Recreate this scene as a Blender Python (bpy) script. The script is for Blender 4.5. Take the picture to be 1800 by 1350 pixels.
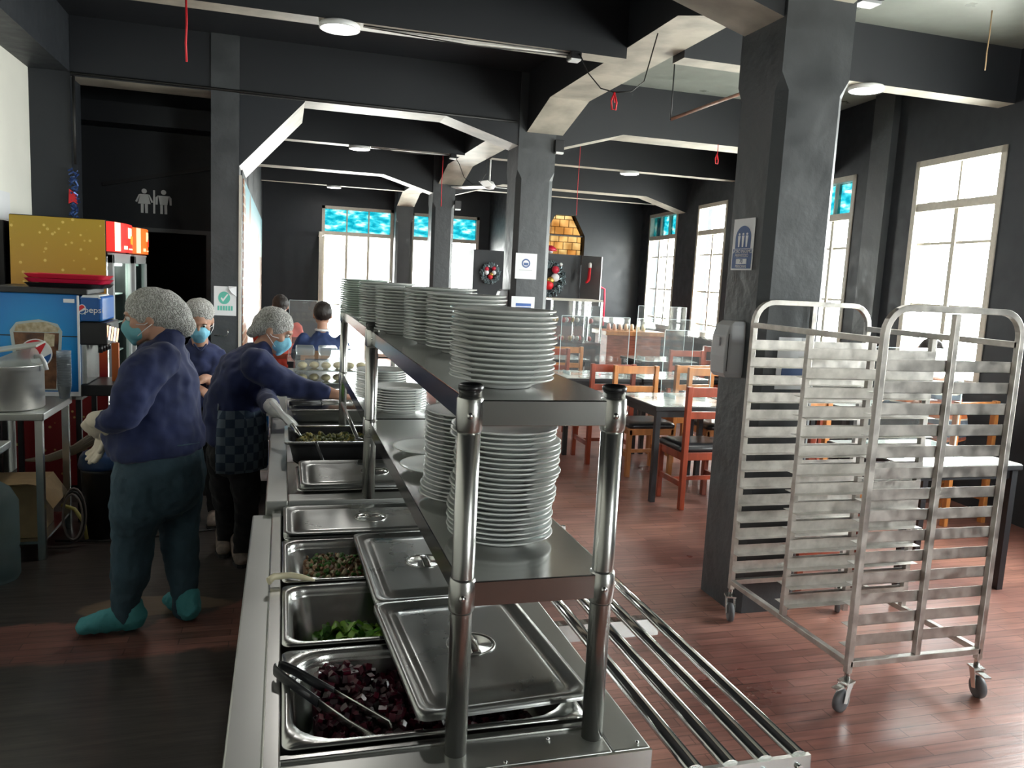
import bpy, bmesh, math, random
import numpy as np
from mathutils import Vector, Matrix, Euler
PI = math.pi
random.seed(7)
for o in list(bpy.data.objects): bpy.data.objects.remove(o, do_unlink=True)
S = bpy.context.scene
C = S.collection

# ------------------------------------------------------------ camera
FPX, CX, CY, EYE = 1400.0, 900.0, 675.0, 1.65
def _axes(vx=497, vy=470, s=0.05):
    Y = Vector((vx-CX, -(vy-CY), -FPX)).normalized()
    a = Vector((vx-CX, -(vy-CY), -FPX)); b = Vector((1, -s, 0))
    X = (a + b*(-(a.dot(Y))/(b.dot(Y)))).normalized()
    if X.x < 0: X = -X
    return X, Y, X.cross(Y)
AX, AY, AZ = _axes()
cam = bpy.data.cameras.new('camera'); camo = bpy.data.objects.new('camera', cam); C.objects.link(camo)
cam.sensor_width = 36; cam.lens = FPX/1800*36; cam.clip_start = .05; cam.clip_end = 200
m = Matrix.Identity(4)
for r, ax in enumerate((AX, AY, AZ)):
    m[r][0], m[r][1], m[r][2] = ax.x, ax.y, ax.z
m[2][3] = EYE
camo.matrix_world = m
S.camera = camo

# ------------------------------------------------------------ world, light, exposure
S.view_settings.view_transform = 'Standard'; S.view_settings.look = 'None'
S.view_settings.gamma = 1; S.view_settings.use_curve_mapping = False
S.view_settings.exposure = 0.62
SKY = 27.0
w = bpy.data.worlds.new('overcast_sky'); S.world = w; w.use_nodes = True
nt = w.node_tree; bg = nt.nodes['Background']
geo = nt.nodes.new('ShaderNodeNewGeometry'); sep = nt.nodes.new('ShaderNodeSeparateXYZ')
mr = nt.nodes.new('ShaderNodeMapRange'); mr.inputs['From Min'].default_value = -.25; mr.inputs['From Max'].default_value = .4
mixc = nt.nodes.new('ShaderNodeMix'); mixc.data_type = 'RGBA'
mixc.inputs[6].default_value = (.75, .74, .70, 1); mixc.inputs[7].default_value = (.95, .98, 1, 1)
nt.links.new(geo.outputs['Incoming'], sep.inputs[0])
neg = nt.nodes.new('ShaderNodeMath'); neg.operation = 'MULTIPLY'; neg.inputs[1].default_value = -1
nt.links.new(sep.outputs[2], neg.inputs[0]); nt.links.new(neg.outputs[0], mr.inputs[0])
nt.links.new(mr.outputs[0], mixc.inputs[0]); nt.links.new(mixc.outputs[2], bg.inputs[0])
bg.inputs[1].default_value = SKY

def _ray(u, v): 
    c = Vector((u-CX, -(v-CY), -FPX)); return Vector((AX.dot(c), AY.dot(c), AZ.dot(c)))
def at(u, v, Y):
    d = _ray(u, v); return d*(Y/d.y) + Vector((0, 0, EYE))
def atz(u, v, z):
    d = _ray(u, v); return d*((z-EYE)/d.z) + Vector((0, 0, EYE))
def atx(u, v, x):
    d = _ray(u, v); return d*(x/d.x) + Vector((0, 0, EYE))

# ------------------------------------------------------------ materials
def _set(b, k, v):
    if k in b.inputs: b.inputs[k].default_value = v
def mat(name, col, rough=.5, metal=0., bump=0., scale=20., var=0., vscale=None, stretch=None, rvar=0., coat=0., emit=None, estr=0., alpha=1., trans=0., spec=None, col2=None, sheen=0.):
    M = bpy.data.materials.new(name); M.use_nodes = True
    nt = M.node_tree; b = nt.nodes['Principled BSDF']
    c4 = (*col, 1)
    _set(b, 'Base Color', c4); _set(b, 'Roughness', rough); _set(b, 'Metallic', metal)
    _set(b, 'Coat Weight', coat); _set(b, 'Coat Roughness', .08)
    _set(b, 'Transmission Weight', trans); _set(b, 'Alpha', alpha); _set(b, 'Sheen Weight', sheen)
    if spec is not None: _set(b, 'Specular IOR Level', spec)
    if emit: _set(b, 'Emission Color', (*emit, 1)); _set(b, 'Emission Strength', estr)
    if var or bump or rvar:
        tc = nt.nodes.new('ShaderNodeTexCoord'); mp = nt.nodes.new('ShaderNodeMapping')
        nt.links.new(tc.outputs['Object'], mp.inputs[0])
        if stretch: mp.inputs['Scale'].default_value = stretch
        n = nt.nodes.new('ShaderNodeTexNoise'); n.inputs['Scale'].default_value = vscale or scale; n.inputs['Detail'].default_value = 5
        nt.links.new(mp.outputs[0], n.inputs['Vector'])
        if var:
            mx = nt.nodes.new('ShaderNodeMix'); mx.data_type = 'RGBA'
            d = col2 or tuple(max(0, x*(1-var)) for x in col)
            mx.inputs[6].default_value = (*d, 1); mx.inputs[7].default_value = (*[min(1, x*(1+(0 if col2 else var*.5))) for x in col], 1)
            rp = nt.nodes.new('ShaderNodeMapRange'); rp.inputs[1].default_value = .35; rp.inputs[2].default_value = .65
            nt.links.new(n.outputs[0], rp.inputs[0]); nt.links.new(rp.outputs[0], mx.inputs[0])
            nt.links.new(mx.outputs[2], b.inputs['Base Color'])
        if rvar:
            rr = nt.nodes.new('ShaderNodeMapRange'); rr.inputs[1].default_value = .3; rr.inputs[2].default_value = .7
            rr.inputs[3].default_value = max(0, rough-rvar); rr.inputs[4].default_value = min(1, rough+rvar)
            nt.links.new(n.outputs[0], rr.inputs[0]); nt.links.new(rr.outputs[0], b.inputs['Roughness'])
        if bump:
            n2 = nt.nodes.new('ShaderNodeTexNoise'); n2.inputs['Scale'].default_value = scale; n2.inputs['Detail'].default_value = 4
            nt.links.new(mp.outputs[0], n2.inputs['Vector'])
            bp = nt.nodes.new('ShaderNodeBump'); bp.inputs['Strength'].default_value = bump; bp.inputs['Distance'].default_value = .01
            nt.links.new(n2.outputs[0], bp.inputs['Height']); nt.links.new(bp.outputs[0], b.inputs['Normal'])
    return M
def ramp(nt, fac, stops, interp='LINEAR'):
    r = nt.nodes.new('ShaderNodeValToRGB'); r.color_ramp.interpolation = interp
    e = r.color_ramp.elements
    e[0].position, e[0].color = stops[0][0], (*stops[0][1], 1)
    e[1].position, e[1].color = stops[-1][0], (*stops[-1][1], 1)
    for p, c in stops[1:-1]:
        q = e.new(p); q.color = (*c, 1)
    nt.links.new(fac, r.inputs[0]); return r
def N(nt, typ, **kw):
    n = nt.nodes.new('ShaderNode'+typ)
    for k, v in kw.items():
        if k.startswith('i_'): n.inputs[k[2:].replace('_', ' ')].default_value = v
        else: setattr(n, k, v)
    return n
def glassy(name, tint=(1, 1, 1), refl=.06, rough=.02, haze=0.):
    M = bpy.data.materials.new(name); M.use_nodes = True; nt = M.node_tree
    nt.nodes.remove(nt.nodes['Principled BSDF']); out = nt.nodes['Material Output']
    t = N(nt, 'BsdfTransparent'); t.inputs[0].default_value = (*tint, 1)
    g = N(nt, 'BsdfGlossy'); g.inputs['Roughness'].default_value = rough
    f = N(nt, 'LayerWeight'); f.inputs[0].default_value = .5
    pw_ = N(nt, 'Math', operation='POWER'); pw_.inputs[1].default_value = 4; nt.links.new(f.outputs['Facing'], pw_.inputs[0])
    a = N(nt, 'Math', operation='MULTIPLY_ADD'); a.inputs[1].default_value = .35; a.inputs[2].default_value = refl; nt.links.new(pw_.outputs[0], a.inputs[0])
    mx = N(nt, 'MixShader'); nt.links.new(a.outputs[0], mx.inputs[0]); nt.links.new(t.outputs[0], mx.inputs[1]); nt.links.new(g.outputs[0], mx.inputs[2])
    last = mx
    if haze:
        d = N(nt, 'BsdfTranslucent'); d.inputs[0].default_value = (.9, .92, .92, 1)
        m2 = N(nt, 'MixShader'); m2.inputs[0].default_value = haze
        nt.links.new(mx.outputs[0], m2.inputs[1]); nt.links.new(d.outputs[0], m2.inputs[2]); last = m2
    nt.links.new(last.outputs[0], out.inputs[0]); return M

black = mat('charcoal_paint', (.021, .024, .029), .5, bump=.12, scale=9, rvar=.08, spec=.35)
colpaint = mat('grey_black_paint', (.050, .055, .060), .45, bump=.5, scale=14, rvar=.12, var=.15, vscale=5)
beampaint = mat('ceiling_black_paint', (.012, .014, .018), .55, bump=.15, scale=7)
slabpaint = mat('ceiling_slab_paint', (.20, .215, .19), .38, bump=.25, scale=3, rvar=.12)
soffit = mat('pale_soffit_sheen', (.40, .37, .31), .5, bump=.3, scale=10, var=.3, vscale=4)  # window reflections on dark gloss undersides, put into a pale base colour
whitewall = mat('white_wall_paint', (.80, .79, .72), .6, bump=.05, scale=5, var=.04, vscale=2)
cream = mat('cream_window_frame', (.50, .47, .40), .45, bump=.05, scale=30, var=.08)
glass = glassy('window_glass', (.97, .99, .98), .02)
acrylic = glassy('clear_acrylic', (.93, .95, .95), .05, .03, haze=.04)
acryl_edge = mat('acrylic_edge', (.75, .85, .85), .15, alpha=.6)
steel = mat('brushed_steel', (.55, .55, .53), .27, 1.)
steel_top = mat('worn_steel_sheet', (.50, .51, .49), .36, 1., rvar=.05, var=.06, vscale=3)
steel_shelf = mat('polished_shelf_steel', (.50, .50, .49), .16, 1., bump=.02, scale=5, rvar=.03, vscale=3)
steel_dark = mat('lid_steel', (.43, .44, .43), .30, 1., rvar=.06, var=.08, vscale=4)
alu = mat('aluminium_rack', (.58, .555, .52), .45, 1., bump=.06, scale=25, var=.22, vscale=18, rvar=.1)
alu_pot = mat('aluminium_pot', (.78, .78, .76), .45, 1., bump=.06, scale=8, stretch=(1, 1, 14), rvar=.1)
chrome = mat('chrome', (.75, .75, .74), .12, 1.)
blackplastic = mat('black_plastic', (.012, .012, .014), .35)
rubber = mat('grey_rubber', (.10, .10, .105), .6)
porcelain = mat('white_porcelain', (.70, .72, .70), .16, coat=.3)
glassplate = mat('greenish_opal_plate', (.62, .70, .64), .15, coat=.3)
redwood = mat('red_stained_wood', (.27, .045, .018), .35, bump=.05, scale=12, stretch=(1, 1, .15), var=.35, vscale=14, coat=.25)
orangewood = mat('orange_varnished_wood', (.45, .17, .045), .35, bump=.05, scale=12, stretch=(1, 1, .15), var=.3, vscale=14, coat=.25)
cushion = mat('black_vinyl', (.012, .012, .014), .28, bump=.1, scale=40)
blackmetal = mat('black_metal_leg', (.015, .015, .017), .4)
marble = mat('grey_marble_top', (.50, .52, .48), .12, var=.45, vscale=5, coat=.3)
card = mat('cardboard', (.36, .25, .13), .8, var=.1)
paper = mat('white_paper', (.75, .76, .78), .6)
blueink = mat('blue_print', (.03, .10, .35), .5)
navyink = mat('navy_print', (.05, .10, .22), .5)
greenink = mat('green_print', (.12, .50, .40), .5)
white = mat('white_plastic', (.75, .76, .76), .35)
greyplastic = mat('grey_plastic', (.42, .43, .45), .35)
red = mat('red_plastic', (.55, .02, .05), .35)
redcord = mat('red_cord', (.6, .01, .02), .5)
wirem = mat('black_cable', (.01, .01, .01), .5)
wirewhite = mat('white_cable', (.6, .6, .58), .5)
ledwhite = mat('led_panel', (1, 1, 1), .4, emit=(1, .98, .93), estr=6.)
navy = mat('navy_jersey', (.013, .022, .088), .8, bump=.6, scale=7, sheen=.1, var=.2, vscale=12)
jeans = mat('blue_jeans', (.040, .082, .115), .8, bump=.25, scale=60, var=.3, vscale=6)
skin = mat('skin', (.46, .25, .17), .5, bump=.05, scale=60)
hairm = mat('dark_hair', (.015, .010, .008), .5, bump=.5, scale=60, stretch=(1, 1, .2))
maskm = mat('teal_surgical_mask', (.13, .36, .40), .7, bump=.3, scale=30)
maskb = mat('blue_surgical_mask', (.20, .52, .68), .7, bump=.3, scale=30)
glovem = mat('latex_glove', (.62, .55, .44), .5, bump=.3, scale=40)
glovec = mat('clear_vinyl_glove', (.55, .55, .53), .35, bump=.4, scale=40)
covers = mat('teal_shoe_cover', (.06, .30, .33), .7, bump=.8, scale=22)
blackcloth = mat('black_trousers', (.008, .008, .010), .85, bump=.2, scale=30)
sneaker = mat('beige_sneaker', (.22, .17, .14), .7, var=.4, vscale=20)
sole = mat('dark_sole', (.02, .02, .02), .6)
# hairnet: white crinkled mesh
def netmat():
    M = mat('hairnet', (.50, .50, .47), .6); nt = M.node_tree; b = nt.nodes['Principled BSDF']
    tc = N(nt, 'TexCoord'); mp = N(nt, 'Mapping'); mp.inputs['Scale'].default_value = (1, 1, 1)
    nt.links.new(tc.outputs['Object'], mp.inputs[0])
    wv = N(nt, 'TexWave'); wv.inputs['Scale'].default_value = 22; wv.inputs['Distortion'].default_value = 14; wv.inputs['Detail'].default_value = 2; wv.inputs['Detail Scale'].default_value = 2.5
    nt.links.new(mp.outputs[0], wv.inputs[0])
    r = ramp(nt, wv.outputs[0], [(0, (.27, .26, .24)), (.5, (.36, .36, .34)), (1, (.56, .56, .53))])
    nt.links.new(r.outputs[0], b.inputs['Base Color'])
    bp = N(nt, 'Bump'); bp.inputs['Strength'].default_value = .6; bp.inputs['Distance'].default_value = .006
    nt.links.new(wv.outputs[0], bp.inputs['Height']); nt.links.new(bp.outputs[0], b.inputs['Normal'])
    return M
net = netmat()
# teal stained-glass film
def tealmat():
    M = bpy.data.materials.new('teal_stained_film'); M.use_nodes = True; nt = M.node_tree
    nt.nodes.remove(nt.nodes['Principled BSDF']); out = nt.nodes['Material Output']
    tc = N(nt, 'TexCoord'); n = N(nt, 'TexNoise'); n.inputs['Scale'].default_value = 6; n.inputs['Detail'].default_value = 6
    mp = N(nt, 'Mapping'); mp.inputs['Scale'].default_value = (1, 1, 2.2)
    nt.links.new(tc.outputs['Object'], mp.inputs[0]); nt.links.new(mp.outputs[0], n.inputs[0])
    r = ramp(nt, n.outputs[0], [(.38, (.01, .12, .14)), (.5, (.04, .16, .175)), (.64, (.17, .21, .21))])
    t = N(nt, 'BsdfTransparent'); nt.links.new(r.outputs[0], t.inputs[0])
    g = N(nt, 'BsdfGlossy'); g.inputs['Roughness'].default_value = .05
    mx = N(nt, 'MixShader'); mx.inputs[0].default_value = .05
    nt.links.new(t.outputs[0], mx.inputs[1]); nt.links.new(g.outputs[0], mx.inputs[2]); nt.links.new(mx.outputs[0], out.inputs[0]); return M
teal = tealmat()

# ------------------------------------------------------------ mesh builder
class MB:
    def __init__(s): s.v = []; s.f = []; s.m = []; s.sm = []; s.cur = 0
    def add(s, vs, fs, smooth=False):
        o = len(s.v); s.v += [tuple(p) for p in vs]
        for f in fs: s.f.append([i+o for i in f]); s.m.append(s.cur); s.sm.append(smooth)
        return s
    def box(s, a, b):
        x0, y0, z0 = a; x1, y1, z1 = b
        x0, x1 = min(x0, x1), max(x0, x1); y0, y1 = min(y0, y1), max(y0, y1); z0, z1 = min(z0, z1), max(z0, z1)
        v = [(x0,y0,z0),(x1,y0,z0),(x1,y1,z0),(x0,y1,z0),(x0,y0,z1),(x1,y0,z1),(x1,y1,z1),(x0,y1,z1)]
        return s.add(v, [[0,3,2,1],[4,5,6,7],[0,1,5,4],[1,2,6,5],[2,3,7,6],[3,0,4,7]])
    def obox(s, c, size, M3=None, rz=0.):
        R = M3 if M3 is not None else Matrix.Rotation(rz, 3, 'Z')
        hx, hy, hz = [q/2 for q in size]; c = Vector(c)
        v = [c + R @ Vector(p) for p in [(-hx,-hy,-hz),(hx,-hy,-hz),(hx,hy,-hz),(-hx,hy,-hz),(-hx,-hy,hz),(hx,-hy,hz),(hx,hy,hz),(-hx,hy,hz)]]
        return s.add(v, [[0,3,2,1],[4,5,6,7],[0,1,5,4],[1,2,6,5],[2,3,7,6],[3,0,4,7]])
    def quadprism(s, quad, d):
        q = [Vector(p) for p in quad]; d = Vector(d); n = len(q)
        v = q + [p+d for p in q]
        return s.add(v, [list(range(n))[::-1], list(range(n, 2*n))] + [[i, (i+1) % n, n+(i+1) % n, n+i] for i in range(n)])
    def tube(s, pts, r, seg=10, side=None, cap=True, closed=False, smooth=True):
        pts = [Vector(p) for p in pts]; n = len(pts)
        rs = r if isinstance(r, (list, tuple)) else [r]*n
        rs = [(q, q) if not isinstance(q, (list, tuple)) else q for q in rs]
        vs = []; prev = None
        for i, p in enumerate(pts):
            if closed: t = pts[(i+1) % n]-pts[i-1]
            else: t = pts[min(i+1, n-1)] - pts[max(i-1, 0)]
            t.normalize()
            ref = Vector(side) if side is not None else (prev if prev is not None else (Vector((0,0,1)) if abs(t.z) < .9 else Vector((1,0,0))))
            a = ref - t*ref.dot(t)
            if a.length < 1e-5: a = t.orthogonal()
            a.normalize(); b = t.cross(a); prev = a
            for k in range(seg):
                th = 2*PI*k/seg; vs.append(p + a*(math.cos(th)*rs[i][0]) + b*(math.sin(th)*rs[i][1]))
        fs = []
        for i in range(n if closed else n-1):
            for k in range(seg):
                i2 = (i+1) % n
                fs.append([i*seg+k, i*seg+(k+1) % seg, i2*seg+(k+1) % seg, i2*seg+k])
        s.add(vs, fs, smooth)
        if cap and not closed:
            o = len(s.v)-n*seg
            s.f.append([o+k for k in range(seg)][::-1]); s.m.append(s.cur); s.sm.append(False)
            s.f.append([o+(n-1)*seg+k for k in range(seg)]); s.m.append(s.cur); s.sm.append(False)
        return s
    def limb(s, pts, rs, side=(0, 1, 0), seg=20, sub=4, flat=0):
        # rounded-end, catmull-rom resampled elliptical tube (for bodies, closed for voxel remesh)
        P = [Vector(p) for p in pts]; R = [(q, q) if not isinstance(q, (tuple, list)) else q for q in rs]
        pp = []; rr = []
        for i in range(len(P)-1):
            p0, p1, p2, p3 = P[max(i-1,0)], P[i], P[i+1], P[min(i+2, len(P)-1)]
            for k in range(sub):
                t = k/sub
                pp.append(.5*((2*p1)+(-p0+p2)*t+(2*p0-5*p1+4*p2-p3)*t*t+(-p0+3*p1-3*p2+p3)*t**3))
                sm = t*t*(3-2*t)
                rr.append(tuple(R[i][j]*(1-sm)+R[i+1][j]*sm for j in (0, 1)))
        pp.append(P[-1]); rr.append(R[-1])
        d0 = (pp[0]-pp[1]).normalized(); d1 = (pp[-1]-pp[-2]).normalized()
        e0 = sum(rr[0])/2*(.08 if flat else 1); e1 = sum(rr[-1])/2
        A = []; RA = []
        for a in (85, 65, 45, 22): A.append(pp[0]+d0*e0*math.sin(math.radians(a))); RA.append(tuple(q*math.cos(math.radians(a))**(.4 if flat else 1) for q in rr[0]))
        B = []; RB = []
        for a in (22, 45, 65, 85): B.append(pp[-1]+d1*e1*math.sin(math.radians(a))); RB.append(tuple(q*math.cos(math.radians(a)) for q in rr[-1]))
        return s.tube(A+pp+B, RA+rr+RB, seg, side=side)
    def lathe(s, prof, c=(0, 0, 0), seg=32, smooth=True, closed=False):
        vs = []; n = len(prof); c = Vector(c)
        for r, z in prof:
            for k in range(seg):
                th = 2*PI*k/seg; vs.append(c+Vector((r*math.cos(th), r*math.sin(th), z)))
        fs = [[i*seg+k, i*seg+(k+1) % seg, (i+1)*seg+(k+1) % seg, (i+1)*seg+k] for i in range(n-1) for k in range(seg)]
        if closed: fs += [[(n-1)*seg+k, (n-1)*seg+(k+1) % seg, (k+1) % seg, k] for k in range(seg)]
        else:
            if prof[0][0] > 1e-4: fs.append(list(range(seg))[::-1])
            if prof[-1][0] > 1e-4: fs.append([(n-1)*seg+k for k in range(seg)])
        return s.add(vs, fs, smooth)
    def sphere(s, c, r, seg=16, rings=10, M3=None):
        c = Vector(c); r = (r, r, r) if not isinstance(r, (tuple, list)) else r
        vs = []
        for i in range(rings+1):
            ph = PI*i/rings - PI/2
            for k in range(seg):
                th = 2*PI*k/seg
                q = Vector((r[0]*math.cos(ph)*math.cos(th), r[1]*math.cos(ph)*math.sin(th), r[2]*math.sin(ph)))
                vs.append(c + (M3 @ q if M3 else q))
        return s.add(vs, [[i*seg+k, i*seg+(k+1) % seg, (i+1)*seg+(k+1) % seg, (i+1)*seg+k] for i in range(rings) for k in range(seg)], True)
    def loops(s, rings, smooth=False, capa=True, capb=True):
        n = len(rings[0]); o = len(s.v); vs = [p for r in rings for p in r]
        fs = [[i*n+k, i*n+(k+1) % n, (i+1)*n+(k+1) % n, (i+1)*n+k] for i in range(len(rings)-1) for k in range(n)]
        if capa: fs.append(list(range(n))[::-1])
        if capb: fs.append([(len(rings)-1)*n+k for k in range(n)])
        return s.add(vs, fs, smooth)
    def xf(s, M):
        s.v = [tuple(M @ Vector(p)) for p in s.v]; return s
    def build(s, name, mats, parent=None, bevel=0., seg=2, world=True, merge=True):
        if not isinstance(mats, (list, tuple)): mats = [mats]
        me = bpy.data.meshes.new(name)
        off = Vector((0, 0, 0))
        if parent is not None and world:
            q = parent
            while q is not None: off += q.location; q = q.parent
        top = parent is None and world
        if top:
            a = np.array(s.v); off = Vector(((a[:,0].min()+a[:,0].max())/2, (a[:,1].min()+a[:,1].max())/2, a[:,2].min()))
        me.from_pydata([(p[0]-off.x, p[1]-off.y, p[2]-off.z) for p in s.v], [], s.f)
        for mm in mats: me.materials.append(mm)
        me.polygons.foreach_set('material_index', s.m); me.polygons.foreach_set('use_smooth', s.sm)
        me.update()
        bm = bmesh.new(); bm.from_mesh(me)
        bmesh.ops.recalc_face_normals(bm, faces=bm.faces)
        bm.to_mesh(me); bm.free()
        o = bpy.data.objects.new(name, me); C.objects.link(o)
        if parent is not None: o.parent = parent
        elif top: o.location = off
        if bevel:
            b = o.modifiers.new('bevel', 'BEVEL'); b.width = bevel; b.segments = seg; b.limit_method = 'ANGLE'; b.angle_limit = .6
        return o
def rrect(x0, y0, x1, y1, r, z, seg=5):
    P = []
    for cx, cy, a0 in ((x1-r, y1-r, 0), (x0+r, y1-r, 90), (x0+r, y0+r, 180), (x1-r, y0+r, 270)):
        for k in range(seg+1):
            a = math.radians(a0+90*k/seg); P.append(Vector((cx+r*math.cos(a), cy+r*math.sin(a), z)))
    return P
def tag(o, label=None, cat=None, group=None, kind=None):
    if label: o['label'] = label
    if cat: o['category'] = cat
    if group: o['group'] = group
    if kind: o['kind'] = kind
    return o
def thing(name, label, cat, loc=(0, 0, 0), rz=0., group=None):
    o = bpy.data.objects.new(name, None); C.objects.link(o); o.location = loc; o.rotation_euler = (0, 0, rz); o.empty_display_size = .05
    return tag(o, label, cat, group)
def struct(o, label=None, cat=None): return tag(o, label, cat, None, 'structure')
def copy_tree(o, parent=None):
    c = o.copy(); C.objects.link(c); c.parent = parent
    for ch in [q for q in o.children]: copy_tree(ch, c)
    return c
def text(body, name, parent, size, M, material, ext=.001, align='CENTER'):
    cu = bpy.data.curves.new(name, 'FONT'); cu.body = body; cu.size = size; cu.extrude = ext; cu.align_x = align; cu.align_y = 'CENTER'
    cu.materials.append(material); t = bpy.data.objects.new(name, cu); C.objects.link(t)
    dg = bpy.context.evaluated_depsgraph_get()
    me = bpy.data.meshes.new_from_object(t.evaluated_get(dg)); bpy.data.objects.remove(t)
    me.transform(M)
    o = bpy.data.objects.new(name, me); C.objects.link(o); o.parent = parent
    return o
def frame3(o, ex, ey):   # matrix with local x->ex, y->ey at origin o
    ex = Vector(ex).normalized(); ey = Vector(ey).normalized(); ez = ex.cross(ey)
    M = Matrix.Identity(4)
    for i in range(3): M[i][0], M[i][1], M[i][2], M[i][3] = ex[i], ey[i], ez[i], Vector(o)[i]
    return M

# ============================================================ STRUCTURE
# floor: red-brown parquet, worn dark in the kitchen aisle
def floormat():
    M = mat('parquet_floor', (.2, .06, .04), .3); nt = M.node_tree; b = nt.nodes['Principled BSDF']
    g = N(nt, 'NewGeometry'); mp = N(nt, 'Mapping'); nt.links.new(g.outputs['Position'], mp.inputs[0])
    br = N(nt, 'TexBrick'); br.offset = .5; br.inputs['Scale'].default_value = 1; br.inputs['Brick Width'].default_value = .42; br.inputs['Row Height'].default_value = .06
    br.inputs['Mortar Size'].default_value = .0022; br.inputs['Color1'].default_value = (.275, .145, .118, 1); br.inputs['Color2'].default_value = (.180, .094, .077, 1); br.inputs['Mortar'].default_value = (.105, .054, .044, 1); br.inputs['Bias'].default_value = -.1
    nt.links.new(mp.outputs[0], br.inputs['Vector'])
    n = N(nt, 'TexNoise'); n.inputs['Scale'].default_value = 1.3; n.inputs['Detail'].default_value = 6; nt.links.new(mp.outputs[0], n.inputs[0])
    r1 = ramp(nt, n.outputs[0], [(.32, (.62, .46, .46)), (.5, (.95, .85, .82)), (.7, (1.25, 1.12, 1.0))])
    mu = N(nt, 'Mix', data_type='RGBA', blend_type='MULTIPLY'); mu.inputs[0].default_value = 1
    nt.links.new(br.outputs[0], mu.inputs[6]); nt.links.new(r1.outputs[0], mu.inputs[7])
    # stretched grain
    mp2 = N(nt, 'Mapping'); mp2.inputs['Scale'].default_value = (4, 40, 1); nt.links.new(g.outputs['Position'], mp2.inputs[0])
    n3 = N(nt, 'TexNoise'); n3.inputs['Scale'].default_value = 1; n3.inputs['Detail'].default_value = 5; nt.links.new(mp2.outputs[0], n3.inputs[0])
    r3 = ramp(nt, n3.outputs[0], [(.3, (.7, .68, .66)), (.7, (1.3, 1.25, 1.25))])
    mu2 = N(nt, 'Mix', data_type='RGBA', blend_type='MULTIPLY'); mu2.inputs[0].default_value = .8
    nt.links.new(mu.outputs[2], mu2.inputs[6]); nt.links.new(r3.outputs[0], mu2.inputs[7])
    # kitchen aisle wear: x < -0.1, y > 3.6
    sp = N(nt, 'SeparateXYZ'); nt.links.new(g.outputs['Position'], sp.inputs[0])
    n2 = N(nt, 'TexNoise'); n2.inputs['Scale'].default_value = 2.2; n2.inputs['Detail'].default_value = 4; nt.links.new(g.outputs['Position'], n2.inputs[0])
    a1 = N(nt, 'MapRange'); a1.inputs[1].default_value = 3.75; a1.inputs[2].default_value = 3.85
    ad = N(nt, 'MultiplyAdd') if False else N(nt, 'Math', operation='MULTIPLY_ADD'); ad.inputs[1].default_value = .9; nt.links.new(n2.outputs[0], ad.inputs[0]); nt.links.new(sp.outputs[1], ad.inputs[2])
    a1.inputs[1].default_value = 4.25; a1.inputs[2].default_value = 4.3; nt.links.new(ad.outputs[0], a1.inputs[0])
    a2 = N(nt, 'MapRange'); a2.inputs[1].default_value = .25; a2.inputs[2].default_value = .15; nt.links.new(sp.outputs[0], a2.inputs[0])
    mm = N(nt, 'Math', operation='MULTIPLY'); nt.links.new(a1.outputs[0], mm.inputs[0]); nt.links.new(a2.outputs[0], mm.inputs[1])
    wr = ramp(nt, n3.outputs[0], [(.3, (.030, .026, .024)), (.7, (.075, .062, .054))])
    mx = N(nt, 'Mix', data_type='RGBA'); nt.links.new(mm.outputs[0], mx.inputs[0]); nt.links.new(mu2.outputs[2], mx.inputs[6]); nt.links.new(wr.outputs[0], mx.inputs[7])
    # second dark zone close to the counter, y < 3.2: shade painted into the floor
    b1 = N(nt, 'MapRange'); b1.inputs[1].default_value = 3.62; b1.inputs[2].default_value = 3.58
    ad2 = N(nt, 'Math', operation='MULTIPLY_ADD'); ad2.inputs[1].default_value = .3; nt.links.new(n2.outputs[0], ad2.inputs[0]); nt.links.new(sp.outputs[1], ad2.inputs[2]); nt.links.new(ad2.outputs[0], b1.inputs[0])
    m3 = N(nt, 'Math', operation='MULTIPLY'); nt.links.new(b1.outputs[0], m3.inputs[0]); nt.links.new(a2.outputs[0], m3.inputs[1])
    mx2 = N(nt, 'Mix', data_type='RGBA'); nt.links.new(m3.outputs[0], mx2.inputs[0]); nt.links.new(mx.outputs[2], mx2.inputs[6]); nt.links.new(wr.outputs[0], mx2.inputs[7])
    # scuffed tan patch
    mp4 = N(nt, 'Mapping'); mp4.inputs['Location'].default_value = (.62*1.9, -3.99*5.5, 0); mp4.inputs['Scale'].default_value = (1.9, 5.5, 0); nt.links.new(g.outputs['Position'], mp4.inputs[0])
    ln = N(nt, 'VectorMath', operation='LENGTH'); nt.links.new(mp4.outputs[0], ln.inputs[0])
    a5 = N(nt, 'Math', operation='MULTIPLY_ADD'); a5.inputs[1].default_value = .9; nt.links.new(n2.outputs[0], a5.inputs[0]); nt.links.new(ln.outputs['Value'], a5.inputs[2])
    l5 = N(nt, 'MapRange'); l5.inputs[1].default_value = 1.12; l5.inputs[2].default_value = 1.06; nt.links.new(a5.outputs[0], l5.inputs[0])
    mx5 = N(nt, 'Mix', data_type='RGBA'); mx5.inputs[7].default_value = (.17, .125, .085, 1); nt.links.new(l5.outputs[0], mx5.inputs[0]); nt.links.new(mx2.outputs[2], mx5.inputs[6])
    nt.links.new(mx5.outputs[2], b.inputs['Base Color'])
    rr = N(nt, 'MapRange'); rr.inputs[1].default_value = .3; rr.inputs[2].default_value = .7; rr.inputs[3].default_value = .27; rr.inputs[4].default_value = .36
    nt.links.new(n.outputs[0], rr.inputs[0]); nt.links.new(rr.outputs[0], b.inputs['Roughness'])
    bp = N(nt, 'Bump'); bp.inputs['Strength'].default_value = .25; bp.inputs['Distance'].default_value = .004; nt.links.new(n3.outputs[0], bp.inputs['Height'])
    nt.links.new(bp.outputs[0], b.inputs['Normal'])
    return M
PLAN = [(-2.3, -3.3), (4.75, -3.3), (6.62, 15.7), (-2.3, 15.7)]
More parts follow.
